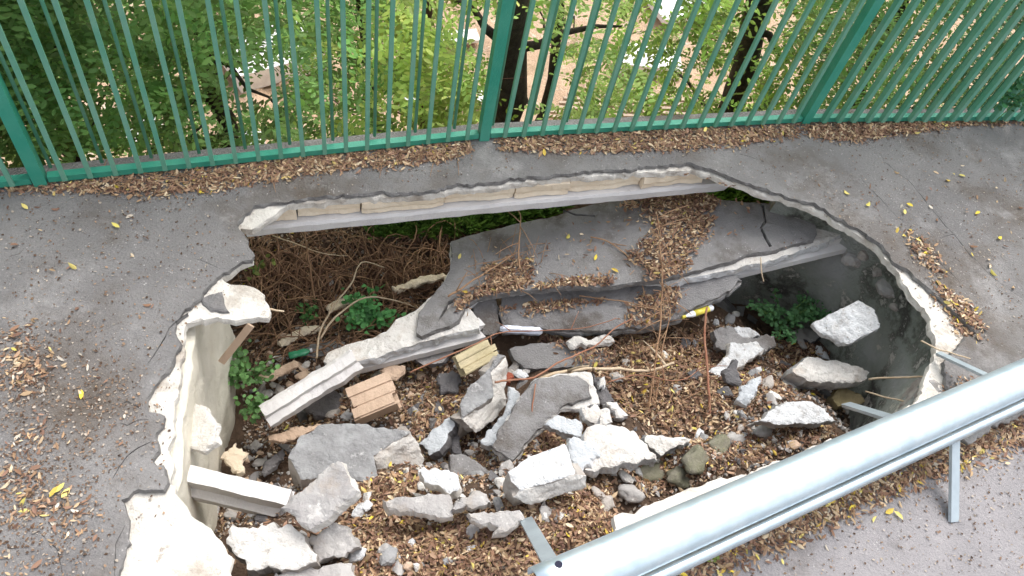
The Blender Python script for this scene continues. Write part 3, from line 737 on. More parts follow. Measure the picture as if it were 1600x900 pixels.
# small rubble, counted but alike
prot = []
for i in range(7):
    prot.append(rock('rubble_piece', 'x', (0, 0, -5), .02, [W, GW, GW, M_side, WC, M_clay, G][i], (1.3, .9, .7), i * 3.1 + 5, cat='rubble piece'))
def drop_rubble(px, py, k, s):
    p = hit_floor(px, py); o = prot[k % 7]
    c = o.copy(); C.objects.link(c); c.location = tuple(p + np.array([0, 0, .012 * s])); c.scale = (s, s, s * .8); c.rotation_euler = (random.uniform(-.5, .5), random.uniform(-.5, .5), random.uniform(0, 6))
    c['label'] = 'small loose crumb of concrete or clay in the pit'; c['group'] = 'small rubble crumbs scattered over the pit floor'
RUB = [(620,700),(735,655),(742,668),(716,672),(705,700),(690,720),(650,722),(668,728),(770,710),(765,725),(750,745),(785,755),(660,760),(645,770),(560,800),(575,790),(470,840),(590,590),(575,600),(550,590),(500,575),(520,570),(470,590),(440,590),(430,605),(420,620),(405,700),(520,650),(540,655),(560,650),(1240,700),(1220,700),(1265,690),(1135,650),(1150,645),(1345,650),(1360,640),(930,770),(945,790),(915,760),(372,790),(345,775),(410,805),(395,812),(430,800),(330,800),(362,806),(480,575),(455,600),(470,520),(440,615),(500,600),(520,620),(640,575),(660,590),(690,600),(700,620),(650,640),(680,665),(640,620),
       (740,700),(730,710),(700,735),(790,735),(780,760),(850,735),(850,805),(845,815),(870,812),(835,790),(840,770),(1000,740),(1020,720),(975,750),(960,740),(1045,700),(1060,690),(1090,680),(1120,690),(1155,670),
       (1170,610),(1200,600),(1210,620),(1230,560),(1215,545),(1250,545),(1280,548),(1260,535),(1310,545),(1380,600),(1370,615),(1400,625),(1385,640),(1170,560),(1090,590),(1060,610),(1085,540),(1100,555),(1080,570),
       (600,860),(640,885),(605,870),(560,870),(740,830),(640,850),(700,880),(430,690),(440,720),(455,740),(400,700),(390,715),(405,725),(1140,500),(1150,490),(1120,505),(820,580),(805,570),(815,590),(800,585),
       (540,500),(560,470),(520,430),(600,430),(545,425),(480,470),(690,480),(640,470),(1320,640),(1290,620),(1270,640),(1250,650),(960,590),(975,570),(590,540),(1170,590),(1040,560)]
for i, (a, b) in enumerate(RUB):
    drop_rubble(a + random.uniform(-3, 3), b + random.uniform(-3, 3), random.randrange(7), random.uniform(.6, 1.5))
for o in prot: bpy.data.objects.remove(o)

import bmesh
lprot = []
for i in range(8):
    bm = bmesh.new(); rr_ = random.Random(i * 5 + 3)
    for k in range(11): bm.verts.new((rr_.uniform(-1, 1) * 1.25, rr_.uniform(-1, 1) * .85, rr_.choice([-1, 1]) * rr_.uniform(.3, .5)))
    bmesh.ops.convex_hull(bm, input=bm.verts)
    bmesh.ops.delete(bm, geom=[v for v in bm.verts if not v.link_faces], context='VERTS')
    bmesh.ops.subdivide_edges(bm, edges=bm.edges, cuts=3, use_grid_fill=True)
    bmesh.ops.smooth_vert(bm, verts=bm.verts, factor=.35, use_axis_x=True, use_axis_y=True, use_axis_z=True)
    for v in bm.verts:
        f_ = noise.fractal(v.co * 2.3 + Vector((i * 3.1, 0, 0)), 1, 2, 4) * .13; v.co = v.co * (1 + f_) * .04
    me = bpy.data.meshes.new('broken_lump'); bm.to_mesh(me); bm.free(); me.materials.append([M_white, M_greyw, M_whitec, M_grey, M_dark, M_asphslab, M_white, M_clay][i]); lprot.append(me)
LUMP = [(905,660,0,.8),(650,640,4,1),(672,655,5,1.1),(690,640,4,.9),(735,705,1,.9),(690,725,5,1.1),(655,780,0,.7),(665,745,2,.8),(740,745,1,.9),(775,745,4,.8),(780,790,3,.9),(760,815,2,.7),(850,725,5,1),(835,700,1,.6),(870,800,0,.8),(848,800,6,.9),(835,815,0,.6),
        (600,630,4,.9),(520,600,7,1),(560,590,7,.9),(505,560,7,.8),(470,570,7,1),(440,560,6,.7),(410,610,1,.8),(430,640,1,.6),(510,640,4,1.1),(470,650,4,.9),(445,705,4,1),(400,750,5,1),(425,770,4,.9),(340,770,3,1),(365,805,1,.9),(410,815,4,.9),(570,740,5,.9),(575,775,0,.6),(640,600,7,.8),(660,625,5,.8),(700,600,4,.9),(725,625,2,.7),
        (815,560,4,1.),(800,575,1,.8),(812,600,5,.8),(1070,560,5,1.2),(1085,590,4,1),(1065,540,4,1),(1130,620,4,.9),(1180,580,2,.7),(1205,630,1,.8),(1225,570,4,.8),(1250,540,1,.9),(1290,560,2,.8),(1300,530,3,.9),(1385,590,3,1.3),(1400,565,4,1.2),(1385,620,1,1),(1350,650,3,1),(1290,620,4,1),(1395,540,3,1),(1160,655,3,.8),(1140,690,1,.8),(1010,730,1,.7),
        (980,700,3,.7),(1100,690,3,1),(1135,480,4,1.2),(1160,490,3,1),(1175,500,4,1),(1105,500,7,.6),(560,480,7,.9),(535,470,1,.9),(590,455,4,.8),(520,440,6,.7),(640,460,7,.9),(660,445,1,.7),(450,530,7,1),(420,560,7,.8),(690,470,1,.8),(620,890,1,.8),(655,885,0,.6),(600,870,0,.6),(735,860,2,.6),(970,590,5,1.1),(950,570,5,1.2),(930,600,4,.7)]
LK = ['white', 'grey', 'pale grey', 'dark grey', 'blackish', 'asphalt', 'white', 'tan clay']
for a, b, k, s_ in LUMP:
    p = hit_floor(a + random.uniform(-3, 3), b + random.uniform(-3, 3)); o = bpy.data.objects.new('broken_lump', lprot[k]); C.objects.link(o)
    o.location = tuple(p + np.array([0, 0, .012])); o.scale = (s_ * random.uniform(.8, 1.3), s_ * random.uniform(.8, 1.2), s_ * random.uniform(.7, 1.2)); o.rotation_euler = (random.uniform(-.6, .6), random.uniform(-.6, .6), random.uniform(0, 6))
    tag(o, LK[k] + ' broken lump wedged between the larger chunks in the pit', 'broken lump', 'broken lumps wedged between the larger chunks')

# fallen joists
j3 = profile_beam('joist', P(278, 744, -.36), P(452, 786, -.40), [(.05, -.07), (.055, -.02), (.03, .0), (.03, .06), (-.03, .062), (-.03, .0), (-.055, -.02), (-.05, -.07)], M_beam, None, 24, .003)
tag(j3, 'white ribbed joist lying from left wall towards the leaning grey brick', 'concrete joist')
j4 = profile_beam('joist', P(414, 650, -.70), P(556, 562, -.61), [(.058, -.03), (.058, .005), (.025, .02), (.024, .042), (-.024, .042), (-.025, .02), (-.058, .005), (-.058, -.03)], M_beam, None, 24, .006)
tag(j4, 'snapped pale joist end sloping down to lower left in the pit', 'concrete joist')
# hollow clay block
def clayblock(name, label, a, b, wd, ht, m, nch=3, side=None, tilt=0):
    a = np.array(a, float); b = np.array(b, float); ax = (b - a) / np.linalg.norm(b - a)
    sdv = np.cross(ax, (0, 0, 1)); sdv /= np.linalg.norm(sdv); sdv = sdv * math.cos(tilt) + np.array([0, 0, 1]) * math.sin(tilt); up = np.cross(sdv, ax)
    t_ = thing(name, label, 'clay block', a)
    th = .008
    # outer shell walls
    sh = MB(); n = 12
    def skin(x0, x1, z0, z1):
        vs = []; fs = []
        for i in range(n + 1):
            p = a + (b - a) * i / n
            rag = nz(p + x0 * 40, 12, 3.) * .03 if i in (0, n) else 0
            for x_, z_ in ((x0, z0), (x1, z0), (x1, z1), (x0, z1)):
                q = p + sdv * x_ + up * z_ + ax * rag; vs.append(q + up * nz(q, 25) * .002)
        for i in range(n):
            for r_ in range(4): fs.append((i * 4 + r_, (i + 1) * 4 + r_, (i + 1) * 4 + (r_ + 1) % 4, i * 4 + (r_ + 1) % 4))
        fs += [(0, 1, 2, 3), (n * 4 + 3, n * 4 + 2, n * 4 + 1, n * 4)]
        sh.add(vs, fs)
    k = 3
    for i in range(k):  # ridged top
        x0 = -wd / 2 + wd * i / k; skin(x0, x0 + wd / k * .86, ht - th, ht + (.0 if i % 2 else .004))
        skin(x0 + wd / k * .8, x0 + wd / k * 1.02, ht - th - .002, ht - .004)
    skin(-wd / 2, wd / 2, 0, th)
    sh.build('shell', m, t_)
    wb = MB(); sh = wb
    for i in range(nch + 1):
        x0 = -wd / 2 + (wd - th) * i / nch; skin(x0, x0 + th, th + .001, ht - th - .003)
    wb.build('web', m, t_)
    return t_
clayblock('hollow_clay_block', 'brown hollow clay block with open end behind the big grey block', P(556, 640, -.66), P(618, 614, -.62), .15, .10, CL, 2, tilt=-.15)
clayblock('hollow_clay_block', 'yellowish ribbed clay block beside the upright cream faced chunk', P(716, 572, -.60), P(766, 545, -.58), .10, .06, M_clayy, 2, tilt=-.5)
rp_ = MB(); rp_.bar(P(346, 566, -.42), P(392, 508, -.25), .03, .012, side=(1, .3, .2)); o = rp_.build('wooden_lath', M_clay); tag(o, 'orange brown lath leaning on the left wall under white tongue', 'lath')

# ------------------------------------------------------------------ small litter objects
def lathe(pts, prof, n=12):
    return pts
def bottle(name, label, a, b, r, m, mcap, cat='bottle', crush=.5, band=None):
    a = np.array(a, float); b = np.array(b, float); L = np.linalg.norm(b - a); ax = (b - a) / L
    t_ = thing(name, label, cat, a)
    prof = [(0, .6), (.04, 1), (.3, .95), (.38, .8), (.45, .95), (.68, 1), (.8, .7), (.86, .4), (.9, .38)]
    s = MB(); s.tube([a + ax * L * u_ for u_, _ in prof], [r * w_ for _, w_ in prof], 12)
    s.v = [tuple(np.array(v) - np.array([0, 0, 1]) * (1 - crush) * (v[2] - (a + ax * ((np.array(v) - a) @ ax))[2])) for v in s.v]
    s.build('body', m, t_, True)
    c = MB(); c.tube([a + ax * L * .9, a + ax * L], [r * .48, r * .48], 10); c.build('cap', mcap, t_)
    if band is not None:
        d = MB(); d.tube([a + ax * L * .15, a + ax * L * .42, a + ax * L * .62], [r * 1.03, r * 1.0, r * 1.03], 12)
        d.v = [tuple(np.array(v) - np.array([0, 0, 1]) * (1 - crush) * (v[2] - (a + ax * ((np.array(v) - a) @ ax))[2])) for v in d.v]
        d.build('wrapper', band, t_, True)
    return t_
pf = lambda a, b, h: P(a, b, hit_floor(a, b)[2] + h)
bottle('plastic_bottle', 'crushed green plastic bottle lying on soil left of the joist', pf(451, 556, .09), pf(488, 547, .09), .022, M_plas, M_lid)
bottle('plastic_tube', 'white and yellow plastic bottle among leaves by upright stick', P(1114, 480, -.46), P(1066, 496, -.46), .017, M_lid, M_yel, band=M_yel, crush=.8)
fo = MB(); fo.tube(smooth_path([P(781, 514, -.60), P(815, 516, -.60), P(847, 518, -.60)], 5), [.012, .02, .024, .022, .024, .02, .022, .024, .022, .023, .012], 7); o = fo.build('foil_tube', M_foil)
tag(o, 'crumpled silvery foil tube at the foot of the folded strip', 'foil tube')
chunk('brick_crumb', 'rust red brick crumb in the gap beside the upright chunk', 'brick piece', [(786,582),(796,580),(803,588),(798,598),(788,596)], .18, .05, (M_rust, M_rust), ty=.2)

# ------------------------------------------------------------------ fence
def fence():
    labs = ['green bar fence panel left of the leftmost visible post', 'green bar fence panel between the leftmost and middle posts', 'green bar fence panel between the middle and right posts',
            'green bar fence panel right of the right post, seen edge on', 'green bar fence panel at the far right end in shade', 'farthest green bar fence panel past the right frame edge']
    HT = 1.85
    for i in range(len(FP) - 1):
        a = FP[i]; b = FP[i + 1]; d = b - a; L = np.linalg.norm(d); d = d / L; n_ = np.array([-d[1], d[0], 0])
        t_ = thing('fence_panel', labs[i], 'fence', a, 'green bar fence panels along the slope edge')
        pm = MB()
        pw = .048
        pm.bar(a + [0, 0, 0], a + [0, 0, HT + .06], pw, .05, side=d); pm.build('post', M_green, t_)
        if i == 3:
            pass
        a2 = a + d * .030; b2 = b - d * .030
        for z, hh in ((.026, .028), (HT - .1, .04)):
            q = MB(); q.bar(a2 + [0, 0, z], b2 + [0, 0, z], hh, .034, side=(0, 0, 1))
            q.build('rail', M_green, t_)
        nb = max(4, int(round(L / .092)))
        for k in range(1, nb):
            p = a + d * (L * k / nb) - n_ * .032
            q = MB(); q.bar(p + [0, 0, .03], p + [0, 0, HT] + d * random.gauss(0, .008) + n_ * random.gauss(0, .006), (.018 if i < 3 else .024), (.011 if i < 2 else .018 if i == 2 else .03), side=d); q.build('bar', M_greenb, t_)
        for k in range(0, nb, 2 if i < 3 else 1):
            p = a + d * (L * (k + .5) / nb) + n_ * .030
            q = MB(); q.tube([p + [0, 0, .05], p + [0, 0, HT]], .0075, 8); q.build('thin_bar', M_greenb, t_, True)
fence()

# ------------------------------------------------------------------ guardrail
ga = P(842, 926, .41); gb = P(1600, 590, .20); gd = gb - ga; GL = np.linalg.norm(gd); gd /= GL
gb2 = ga + gd * (GL + 1.4)
gn = np.array([-gd[1], gd[0], 0])  # away from the camera
tg = thing('guardrail', 'galvanised steel guardrail beam on short legs across the front of the pit', 'guardrail', ga * [1, 1, 0])
def sweep(prof, a, b, n=60, th=.004, name='beam', m=None, cuts=None):
    vs = []; fs = []; k = len(prof)
    prof = [np.array(p, float) for p in prof]
    inner = []
    for i in range(k):
        t = prof[min(i + 1, k - 1)] - prof[max(i - 1, 0)]; t /= np.linalg.norm(t); inner.append(prof[i] - np.array([-t[1], t[0]]) * th)
    ring = prof + inner[::-1]; m_ = len(ring)
    for i in range(n + 1):
        p = a + (b - a) * i / n
        for (x_, z_) in ring:
            q = p + gn * x_ + np.array([0, 0, z_]); vs.append(q + np.array([0, 0, nz(p, 1.7) * .006]))
    for i in range(n):
        for r_ in range(m_): fs.append((i * m_ + r_, (i + 1) * m_ + r_, (i + 1) * m_ + (r_ + 1) % m_, i * m_ + (r_ + 1) % m_))
    for r_ in range(k - 1):
        fs.append((r_, r_ + 1, m_ - 2 - r_, m_ - 1 - r_)); b0 = n * m_; fs.append((b0 + r_ + 1, b0 + r_, b0 + m_ - 1 - r_, b0 + m_ - 2 - r_))
    return mesh_obj(name, vs, fs, m, tg, smooth=True)
RR = .069
prof = [(-RR * math.cos(a_), RR * .78 * math.sin(a_) * (1 - .16 * math.exp(-((a_ - 1.75) / .22) ** 2))) for a_ in np.linspace(-.12, math.pi + .5, 22)]
sweep(prof[::-1] if False else prof, ga, gb2, name='beam', m=M_galv)
lip = [(-RR - .034, -.045), (-RR - .030, -.022), (-RR - .020, -.010), (-RR - .006, -.016), (-RR + .004, -.03)]
sweep(lip, ga + gd * .02, gb2, name='lower_lip', m=M_galv)
hl = MB(); hc = P(873, 882, .478)
# bolt and hole at the beam's end
bh = MB(); nB = ray(873, 882)
def beam_surface(px, py):
    bb_ = BVHTree.FromPolygons([v.co[:] for v in tg.children[0].data.vertices], [p_.vertices[:] for p_ in tg.children[0].data.polygons])
    h_ = bb_.ray_cast(Vector(EYE), Vector(ray(px, py))); return (np.array(h_[0]), np.array(h_[1])) if h_[0] is not None else None
sfc = beam_surface(873, 882)
if sfc is not None:
    p, n_ = sfc
    if n_ @ ray(873, 882) > 0: n_ = -n_
    bh.tube([p - n_ * .002, p + n_ * .0015], [.011, .011], 14); bh.build('bolt_hole', M_hole, tg)
def leg(a, b, wd, dp, side): q = MB(); q.bar(a, b, wd, dp, side=side); return q.build('leg', M_galvd, tg)
L1 = P(1490, 815, .012); tgt = P(1492, 668, .20)
leg(L1, tgt, .045, .012, gd)
pl_ = MB(); pl_.bar(L1 - gd * .03 - [0, 0, .004], L1 + gd * .03 - [0, 0, .004], .006, .05, side=(0, 0, 1))
leg(P(822, 812, -.12), P(862, 882, .40), .045, .012, gd)
leg(P(1322, 632, -.25), P(1420, 662, .22), .04, .014, gd)
leg(P(1466, 552, .012), P(1560, 596, .17), .03, .012, gd)
# kerb strip of pale stones past the hole
chunk('kerb', 'pale rough concrete kerb strip under the right end of guardrail', 'kerb', [(1500,672),(1560,646),(1620,620),(1700,590),(1720,600),(1640,634),(1570,662),(1510,686)], None, .05, (M_greyw, M_greyw), z=.035, tx=0, ty=0, step=.02, amp=.012)
chunk('concrete_block', 'stony lumpy pile of pale concrete at hole edge below rod', CC, [(1446,592),(1462,570),(1480,590),(1490,610),(1478,640),(1450,650),(1436,630)], None, .2, (M_greyw, M_side), z=-.05, tx=0, ty=0, rough=.05)

# ------------------------------------------------------------------ leaf scatter
def leafmesh(name, pos, nrm, ln, wd, cols, m, parent=None, fold=.5, curl=.35, ang=None):
    n = len(pos); pos = np.asarray(pos, float); nrm = np.asarray(nrm, float); nrm /= np.linalg.norm(nrm, axis=1)[:, None]
    if ang is None:
        a = rng.normal(size=(n, 3))
    else: a = np.asarray(ang, float)
    a -= nrm * (a * nrm).sum(1)[:, None]; a /= np.linalg.norm(a, axis=1)[:, None]
    b = np.cross(nrm, a)
    ln = np.asarray(ln)[:, None]; wd = np.asarray(wd)[:, None]
    cv = (rng.random((n, 1)) * 2 - .6) * curl * ln
    fd = (rng.random((n, 1)) * 1.4 - .3) * fold * wd
    A0 = pos - a * ln * .5 + nrm * cv * .5
    T0 = pos + a * ln * .5 + nrm * cv * .5
    L1_ = pos - a * ln * .2 + b * wd * .45 + nrm * fd; L2_ = pos + a * ln * .18 + b * wd * .5 + nrm * fd
    R1_ = pos - a * ln * .2 - b * wd * .45 + nrm * fd; R2_ = pos + a * ln * .18 - b * wd * .5 + nrm * fd
    vs = np.stack([A0, L1_, L2_, T0, R2_, R1_], 1).reshape(-1, 3)
    idx = np.arange(n)[:, None] * 6
    fs = np.concatenate([idx + [0, 1, 2, 3], idx + [0, 3, 4, 5]], 1).reshape(-1, 4)
    me = bpy.data.meshes.new(name)
    me.vertices.add(n * 6); me.vertices.foreach_set('co', vs.ravel())
    me.loops.add(n * 8); me.loops.foreach_set('vertex_index', fs.ravel().astype(np.int32))
    me.polygons.add(n * 2); me.polygons.foreach_set('loop_start', np.arange(0, n * 8, 4, dtype=np.int32)); me.polygons.foreach_set('loop_total', np.full(n * 2, 4, dtype=np.int32))
    me.materials.append(m)
    me.update(calc_edges=True)
    ca = me.color_attributes.new('Col', 'FLOAT_COLOR', 'POINT')
    cc = np.ones((n, 6, 4), np.float32); cc[:, :, :3] = np.asarray(cols)[:, None, :]
    ca.data.foreach_set('color', cc.ravel())
    o = bpy.data.objects.new(name, me); C.objects.link(o)
    if parent is not None:
        o.parent = parent; o.matrix_parent_inverse = Matrix.Translation(parent.location).inverted()
    return o
PAL = np.array([(.36, .22, .12), (.46, .31, .17), (.26, .14, .08), (.17, .09, .06), (.58, .42, .25), (.66, .52, .34), (.30, .17, .11), (.62, .46, .14), (.22, .12, .08), (.42, .26, .16)])
PAL = (PAL * .88 + PAL.mean(1, keepdims=True) * .10) * 1.1
PW = np.array([.18, .13, .17, .11, .10, .06, .12, .01, .10, .08]); PW = PW / PW.sum()
YEL = np.array([(.78, .60, .08), (.72, .62, .16), (.82, .68, .22), (.7, .5, .1)])
def pcol(n, yel=.02, pale=0.):
    c = PAL[rng.choice(len(PAL), n, p=PW)]
    y = rng.random(n) < yel; c = np.where(y[:, None], YEL[rng.integers(0, 4, n)], c)
    q = rng.random(n) < pale; c = np.where(q[:, None], np.array([.62, .55, .45]), c)
    return np.clip(c * rng.normal(1, .13, (n, 1)), .02, .95)

def bvh_of(objs):
    vs = []; fs = []
    for o in objs:
        b0 = len(vs); mw = o.matrix_world
        vs += [v.co[:] for v in o.data.vertices] if not o.parent else [v.co[:] for v in o.data.vertices]
        fs += [tuple(i + b0 for i in p_.vertices) for p_ in o.data.polygons]
    return BVHTree.FromPolygons(vs, fs)
BV = bvh_of([ground, pavement, base, road, sA, sAc, sB, sC])
BVall = BVH2 = None
def inpoly_px(polys, n, z, dens=None):
    """n world points above the image-marked patches at height z"""
    out = []
    polys = [([tuple(P(a, b, z)[:2]) for a, b in pl], w_) for pl, w_ in polys]
    tot = sum(w_ for _, w_ in polys)
    for pl, w_ in polys:
        arr = np.array(pl); mn = arr.min(0); mx = arr.max(0); k = int(n * w_ / tot); c = 0; tries = 0
        while c < k and tries < k * 30:
            tries += 1
            q = mn + (mx - mn) * rng.random(2)
            if pip(q, pl): out.append(q); c += 1
    return np.array(out)
def soft(pts, s): return pts + rng.normal(0, s, pts.shape)
def litter(name, label, pts, zs=.5, lens=(.017, .034), yel=.02, pale=0., lift=.006, tilt=.35, wr=.33, kind='stuff', bv=None, zmin=-9, zmax=9, clump=0):
    pos = []; nr = []
    for q in pts:
        if clump and noise.fractal(Vector((q[0] * 7, q[1] * 7, 2)), 1, 2, 3) * 1.5 + .5 < rng.random() * clump: continue
        h_ = (bv or BV).ray_cast(Vector((q[0], q[1], zs)), Vector((0, 0, -1)))
        if h_[0] is None: continue
        if not (zmin <= h_[0].z <= zmax): continue
        nn = h_[1] if h_[1].z > 0 else -h_[1]
        if nn.z < .5: continue
        pos.append(np.array(h_[0]) + np.array([0, 0, 1]) * (lift * (.3 + rng.random() * 1.4))); nr.append(np.array(nn))
    pos = np.array(pos); n = len(pos); nr = np.array(nr) + rng.normal(0, tilt, (n, 3))
    ln = rng.uniform(lens[0], lens[1], n) * rng.choice([.6, .8, 1., 1.2], n); 
    o = leafmesh(name, pos, nr, ln, ln * rng.uniform(wr * .75, wr * 1.25, n), pcol(n, yel, pale), M_leaf)
    o['label'] = label; o['category'] = 'leaf litter'; o['kind'] = 'stuff'
    return o
# along the fence
FL = [([(0,292),(65,288),(200,278),(330,262),(420,254),(420,285),(330,300),(230,308),(120,300),(0,302)], 1.0),
      ([(400,252),(560,240),(735,224),(740,236),(700,252),(640,258),(560,262),(500,272),(420,282)], 1.2),
      ([(775,218),(900,210),(1060,203),(1250,198),(1250,212),(1160,226),(1060,234),(960,238),(860,238),(780,234)], 2.2),
      ([(1250,196),(1500,190),(1480,199),(1380,214),(1330,222),(1270,215)], 1.3), ([(1450,191),(1700,189),(1600,194),(1480,197)], .25)]
litter('leaf_litter', 'band of dry brown leaves along the foot of the green fence', soft(inpoly_px(FL, 8500, 0), .014), zs=.3, yel=.008, zmin=-.05)
LL = [([(0,520),(40,520),(70,580),(60,640),(30,640),(0,600)], .7), ([(30,640),(60,640),(80,720),(130,790),(135,900),(70,900),(60,800),(20,740)], .7), ([(0,690),(30,690),(50,740),(30,860),(0,870)], .6), ([(0,300),(300,300),(370,420),(200,600),(0,500)], .10), ([(130,560),(180,600),(190,660),(150,700)], .08),
      ([(120,630),(250,640),(180,800),(110,800)], .06)]
litter('leaf_litter', 'brown leaves scattered over the pavement at the left', soft(inpoly_px(LL, 1050, 0), .04), zs=.3, clump=1.6, yel=.015, pale=.1, zmin=-.02)
RL = [([(1408,355),(1450,380),(1480,430),(1460,435),(1425,400)], .25), ([(1460,440),(1520,480),(1535,520),(1512,520),(1480,480)], .5),
      ([(1495,590),(1600,600),(1600,640),(1510,680),(1480,640)], .5), ([(1700,560),(1700,620),(1400,760),(1200,850),(1060,905),(960,930),(1000,880),(1200,790),(1420,700)], 3.2),
      ([(1280,300),(1420,240),(1600,260),(1600,500),(1500,400)], .06),
      ([(1480,700),(1380,745),(1250,800),(1130,850),(1010,900),(1120,905),(1300,825),(1440,760),(1600,700),(1600,655)], 2.0)]
litter('leaf_litter', 'yellow and brown leaves piled along the kerb under the guardrail', soft(inpoly_px(RL, 5200, 0), .02), zs=.3, yel=.05, pale=.04, zmin=-.06)
# on the fallen slabs
SL = [([(1010,425),(1070,422),(1062,470),(1045,500),(1000,512),(985,480),(1000,450)], .9), ([(1000,305),(1050,296),(1105,310),(1112,345),(1095,390),(1060,428),(1015,438),(975,405),(1020,365),(1000,335),(960,325)], 2.6),([(990,308),(1050,298),(1108,310),(1112,345),(1095,375),(1030,345)], 1.6), ([(762,395),(835,388),(832,432),(800,448),(745,452),(710,466),(720,440),(765,425)], 1.1),
      ([(830,438),(900,430),(960,436),(955,450),(830,455)], .7), ([(720,380),(1000,330),(1200,330),(1150,390),(800,440)], .15)]
litter('leaf_litter', 'heap of dry curled leaves on the sunken asphalt slab', soft(inpoly_px(SL, 6500, -.38), .014), zs=-.06, yel=.005, lens=(.018, .034), lift=.012, zmin=-.9, tilt=.6)
# in the pit
PL = [([(900,540),(1060,500),(1180,490),(1200,560),(1240,620),(1180,650),(1120,680),(1000,680),(960,640),(940,590)], 3.0),
      ([(560,780),(720,800),(960,740),(960,900),(900,960),(560,960),(540,860)], 4.0),
      ([(1000,690),(1300,640),(1300,680),(1150,730),(980,780)], 1.0),
      ([(400,560),(700,540),(720,700),(600,640),(420,700)], .8),
      ([(840,510),(990,505),(1000,540),(880,545)], .6), ([(1180,520),(1290,540),(1250,650),(1200,600)], .7), ([(640,700),(780,700),(760,770),(640,770)], .6),
      ([(300,740),(560,740),(560,860),(340,850)], .3), ([(820,630),(930,640),(920,700),(830,720)], .6), ([(540,740),(680,750),(680,800),(540,800)], .6), ([(640,590),(730,600),(730,700),(640,690)], .6), ([(390,400),(700,375),(700,450),(520,520),(390,560)], .9)]
litter('leaf_litter', 'deep brown leaf litter filling the pit between the rubble', np.concatenate([soft(inpoly_px([p_], int(2000 * p_[1]), z_), .03) for p_, z_ in zip(PL, [-.55, -.2, -.35, -.8, -.65, -.8, -.6, -.6, -.45, -.35, -.75, -1.02])]), zs=-.02, yel=.025, lift=.014, tilt=.6, bv=bvh_of([ground, sC]), zmax=-.05)
# torn fragments of leaves and grit, dark brown
def frags(label, pts, zs, bv, lens=(.004, .013), pal=None, name='debris'):
    pos = []; nr = []
    for q in pts:
        h_ = bv.ray_cast(Vector((q[0], q[1], zs)), Vector((0, 0, -1)))
        if h_[0] is None or h_[0].z < -1.5: continue
        pos.append(np.array(h_[0]) + [0, 0, .002 + rng.random() * .003]); nn = np.array(h_[1]); nr.append(nn if nn[2] > 0 else -nn)
    n = len(pos); nr = np.array(nr) + rng.normal(0, .3, (n, 3)); ln = rng.uniform(*lens, n)
    cc = np.array(pal or [(.12, .075, .05), (.2, .13, .09), (.3, .2, .13), (.4, .34, .28)])[rng.integers(0, 4, n)] * rng.uniform(.7, 1.3, (n, 1))
    o = leafmesh(name, pos, nr, ln, ln * rng.uniform(.25, .8, n), cc, M_leaf); o['label'] = label; o['category'] = 'debris'; o['kind'] = 'stuff'
frags('fine brown leaf crumbs strewn over pavement', np.concatenate([soft(inpoly_px(LL[:3], 2200, 0), .05), soft(inpoly_px(LL[3:], 1200, 0), .08), soft(inpoly_px(FL, 4500, 0), .03), soft(inpoly_px(RL[:4], 2500, 0), .04),
      inpoly_px([([(0,300),(1600,200),(1600,560),(1530,520),(1100,240),(380,310),(340,440),(180,780),(180,900),(0,900)], 1), ([(1640,650),(1640,900),(1100,900)], .4)], 2200, 0)]), .3, BV)
BVp = bvh_of([ground])
frags('fine soil crumbs and leaf shreds over the pit floor', np.concatenate([soft(inpoly_px([p_], int(2500 * max(.6, p_[1])), z_), .05) for p_, z_ in zip(PL, [-.55, -.2, -.35, -.8, -.65, -.8, -.6, -.6, -.45, -.35, -.75, -1.02])] + [inpoly_px([([(380,360),(720,360),(700,560),(380,720)], 1)], 5000, -1.05)]), -.02, BVp, lens=(.008, .022))
# gravel of crushed concrete
def gravel(n_, polys, zz):
    base_ = [(1,0,0),(-1,0,0),(0,1,0),(0,-1,0),(0,0,1),(0,0,-1)]; F8 = [(0,2,4),(2,1,4),(1,3,4),(3,0,4),(2,0,5),(1,2,5),(3,1,5),(0,3,5)]
    vs = []; fs = []; fm = []
    for q in np.concatenate([soft(inpoly_px([p_], int(n_ * w_), z_), .03) for (p_, z_), w_ in zip(zip([(p, 1) for p in polys], zz), [1] * len(polys))]):
        h_ = BVp.ray_cast(Vector((q[0], q[1], -.02)), Vector((0, 0, -1)))
        if h_[0] is None: continue
        r_ = .003 + .014 * rng.random() ** 3; b0 = len(vs); c_ = np.array(h_[0]) + [0, 0, r_ * .3 + .006]
        A_ = rng.normal(size=(3, 3)); Q_, _ = np.linalg.qr(A_)
        for v in base_: vs.append(c_ + Q_ @ (np.array(v) * r_ * rng.uniform(.5, 1.4)))
        fs += [tuple(i + b0 for i in f) for f in F8]; fm += [int(rng.integers(0, 4))] * 8
    o = mesh_obj('gravel', vs, fs, [M_white, M_greyw, M_dark, M_clay], None, fm); o['kind'] = 'stuff'; o['label'] = 'fine crushed concrete gravel over the pit floor'; o['category'] = 'gravel'
gravel(700, [[(560,560),(780,560),(780,780),(560,700)], [(640,690),(900,690),(880,820),(620,820)], [(290,740),(560,700),(560,860),(330,860)], [(1120,560),(1400,560),(1300,690),(1100,700)], [(980,690),(1300,640),(1300,690),(980,790)], [(380,520),(560,480),(560,680),(380,720)]], [-.8, -.4, -.8, -.6, -.35, -.95])
